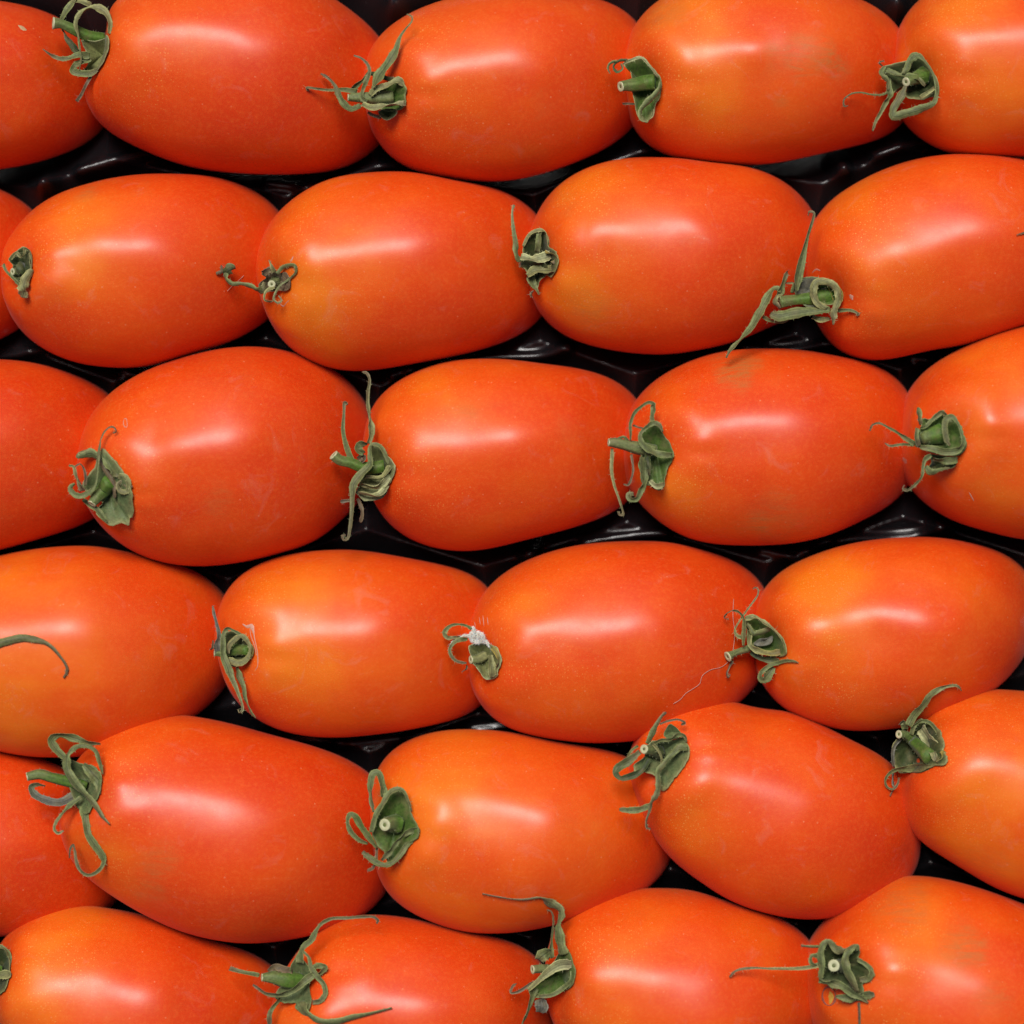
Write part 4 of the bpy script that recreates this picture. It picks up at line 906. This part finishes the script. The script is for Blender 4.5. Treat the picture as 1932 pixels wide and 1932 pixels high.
ring = [(1565+12.5*math.cos(a), 1881+17*math.sin(a), 3.4+1.4*math.sin(3*a)) for a in np.linspace(0, 2*math.pi, 13)]
on_surface_strip('F3', 'scar_ring', ring, M_RING, 3)
on_surface_strip('F3', 'scar_centre', [(1567,1872,3),(1569,1880,9),(1568,1889,7),(1566,1895,3)], M_YEL, 6)

# white mould on the calyx of the fourth-row tomato
def mould(key):
    b = bodies[key]; rng = random.Random(12); V = []; F = []
    spots = []
    for _ in range(30):
        a = rng.uniform(0, 6.28); q = 11*math.sqrt(rng.random()); spots.append((899+q*1.15*math.cos(a), 1201+q*math.sin(a), rng.uniform(4.5, 7.5)))
    for chainp in ([(888,1200,4),(876,1199,3),(864,1203,2.6),(855,1208,2.4),(850,1217,2.2),(848,1227,1.8)], [(908,1207,6),(918,1213,4.5),(926,1222,3),(931,1232,2)], [(895,1192,5),(893,1185,3.4)]):
        for q in catmull(np.array(chainp, dtype=float), 5):
            spots.append((q[0]+rng.uniform(-.8, .8), q[1]+rng.uniform(-.8, .8), q[2]*rng.uniform(.8, 1.15)))
    for (x, y, r) in spots:
        g = U(x, y, b['p'][2]+24); zc = max(b['p'][2]+22, surf_z(g[0], g[1])+3)
        # a soft lumpy cushion
        nu, nv = 14, 5; j0 = len(V)
        for a in range(nv+1):
            for k in range(nu):
                th = a/nv*math.pi/2; ph_ = 2*math.pi*k/nu
                q = r*.8*(1+.35*noise.noise(Vector((x+math.cos(ph_)*2, y+math.sin(ph_)*2, a*.5))))
                V.append((g[0]+q*math.sin(th)*math.cos(ph_), g[1]+q*math.sin(th)*math.sin(ph_), zc-4+q*.55*math.cos(th)))
        for a in range(nv):
            for k in range(nu): F.append((j0+a*nu+k, j0+(a+1)*nu+k, j0+(a+1)*nu+(k+1) % nu, j0+a*nu+(k+1) % nu))
        for _ in range(int(r*r*1.2+5)):
            a = rng.uniform(0, 6.28); th = math.acos(rng.random()); q = r*.78
            d = np.array([math.sin(th)*math.cos(a), math.sin(th)*math.sin(a), math.cos(th)*.8])
            base = np.array([g[0], g[1], zc-4])+d*q; d = d+np.array([rng.gauss(0, .7), rng.gauss(0, .7), rng.gauss(0, .7)]); d /= np.linalg.norm(d)
            e = np.array([rng.gauss(0, 1), rng.gauss(0, 1), rng.gauss(0, 1)]); L = rng.uniform(1.5, 4.5)*(1.6 if rng.random() < .1 else 1); w = np.cross(d, e); w = w/np.linalg.norm(w)*.13
            j = len(V); m = base+d*L*.5+e*.4; t = base+d*L+e*.8
            V += [base-w, base+w, m+w, m-w, t]; F += [(j, j+1, j+2, j+3), (j+3, j+2, j+4)]
    o = mesh_obj('mould_fluff', V, F, M_MOULD, roots[key], b['org']); o['kind'] = 'stuff'
mould('D2')

def thread(pts, name, label, r=.42):
    P = []
    for x, y in pts:
        g = U(x, y, 100); z = surf_z(g[0], g[1]); z = z if z > -500 else 0
        g = U(x, y, z+3); P.append((g[0], g[1], r*2, max(z+3, surf_z(g[0], g[1])+2)))
    V, F, Cc, *_ = tube(P, (TINT['b'], TINT['b']), nseg=6)
    c = np.mean(np.array(V), 0); o = mesh_obj(name, V, F, M_THREAD, None, c); o.location = tuple(c*S)
    o['label'] = label; o['category'] = 'hair'
thread([(1384,1130),(1383,1165),(1386,1190),(1384,1220),(1378,1243),(1362,1258),(1340,1264),(1325,1275),(1320,1290),(1308,1299),(1294,1308),(1283,1320),(1270,1328)],
       'loose_hair', 'fine pale hair lying over the fourth row below the cut stem of the orange tomato')
thread([(429,549),(440,538),(452,528),(460,520)], 'loose_hair', 'fine short pale hair beside the long bent sepal in the second row')

# ------------------------------------------------------------------ moulded black tray
def tray():
    x0, x1, y0, y1, st = -420, 2360, -260, 2190, 5.0
    xs = np.arange(x0, x1, st); ys = np.arange(y0, y1, st)
    X, Y = np.meshgrid(xs, ys)                       # picture coordinates at tray depth
    H = np.full(X.shape, -62.0); depth = np.zeros_like(X)
    for key, b in bodies.items():
        c = np.array([b['c'][0]+966, 966-b['c'][1]]); ax = np.array([b['ax'][0], -b['ax'][1]])
        s = (X-c[0])*ax[0]+(Y-c[1])*ax[1]; t = -(X-c[0])*ax[1]+(Y-c[1])*ax[0]
        dd = np.sqrt((s/(b['ln']*.5))**2+(t/b['R'])**2)
        depth = np.maximum(depth, smooth(1.6, .45, dd))
    H = -24 - 175*depth
    Z1 = np.vectorize(lambda x, y: noise.noise(Vector((x/90, y/70, 0))))(X, Y)
    H += 7*Z1
    def bump(x, y, r, h, rx=1.0):
        nonlocal H
        g = np.hypot((X-x)/rx, Y-y)/r
        H = H + h*1.5*np.exp(-g**2)*(depth < .95)
    def ridge(pts, r, h):
        nonlocal H
        Q = catmull(np.array(pts, dtype=float), 8); D = np.full(X.shape, 1e9)
        for i in range(len(Q)-1):
            a, b_ = Q[i], Q[i+1]; ab = b_-a; L = max((ab**2).sum(), 1e-6)
            u = np.clip(((X-a[0])*ab[0]+(Y-a[1])*ab[1])/L, 0, 1)
            D = np.minimum(D, np.hypot(X-a[0]-u*ab[0], Y-a[1]-u*ab[1]))
        H = H + h*1.5*np.exp(-(D/r)**2)
    k = lambda x, y: ((x-966)*(1+40/DU)+966, (y-966)*(1+40/DU)+966)
    for (x, y, r, h) in [(86,345,22,34),(588,350,20,26),(1590,312,20,36),(1000,1048,20,30),(1525,1047,20,28),(490,1372,14,20),(752,14,34,26),(1692,8,26,20),(1772,990,16,26),(640,1398,14,14),(775,698,16,18)]:
        bump(*k(x, y), r, h)
    for pts, r, h in [([(150,322),(200,309),(240,295),(275,280)],13,22),([(500,338),(545,345),(575,355)],9,16),([(640,335),(700,318),(755,302)],13,20),([(1150,306),(1190,294),(1240,276)],13,20),
        ([(1655,288),(1700,274),(1752,262)],12,20),([(740,704),(762,696),(809,690),(910,676),(960,674),(1028,670),(1070,655)],12,24),([(1410,655),(1427,657),(1468,662),(1518,658),(1575,646)],12,24),
        ([(-20,675),(44,664),(80,650)],10,16),([(225,695),(245,703),(270,712)],8,14),([(1105,1028),(1128,1023),(1162,1018),(1213,1012),(1256,1008)],12,22),([(1440,1035),(1485,1047),(1505,1060)],10,18),
        ([(1590,1024),(1619,1020),(1686,1019),(1753,1010),(1800,990)],12,24),([(540,1408),(649,1404),(750,1392)],10,14),([(890,1388),(957,1378)],9,14),([(1470,1750),(1552,1754)],9,12),([(1730,668),(1785,684)],8,14)]:
        ridge([k(*p) for p in pts], r, h)
    nx, ny = len(xs), len(ys)
    V = np.stack([X.ravel()-966, 966-Y.ravel(), H.ravel()], 1)
    idx = np.arange(nx*ny).reshape(ny, nx)
    q = np.stack([idx[:-1, :-1], idx[1:, :-1], idx[1:, 1:], idx[:-1, 1:]], -1).reshape(-1, 4)
    c = (0, 0, -230)
    o = mesh_obj('moulded_tray', V, [tuple(int(i) for i in f) for f in q], M_TRAY, None, c)
    o.location = (0, 0, -230*S)
    o['label'] = 'black glossy moulded plastic tray with pockets and ridges under all the tomatoes'; o['category'] = 'tray'
tray()
# table top under the tray
bm = bmesh.new(); bmesh.ops.create_grid(bm, x_segments=2, y_segments=2, size=1.2)
me = bpy.data.meshes.new('table_top'); bm.to_mesh(me); bm.free()
me.materials.append(flat_material("dark_board", (.02, .017, .015), .7))
to = bpy.data.objects.new('stall_top', me); sc.collection.objects.link(to); to.location = (0, 0, -262*S); to['kind'] = 'structure'
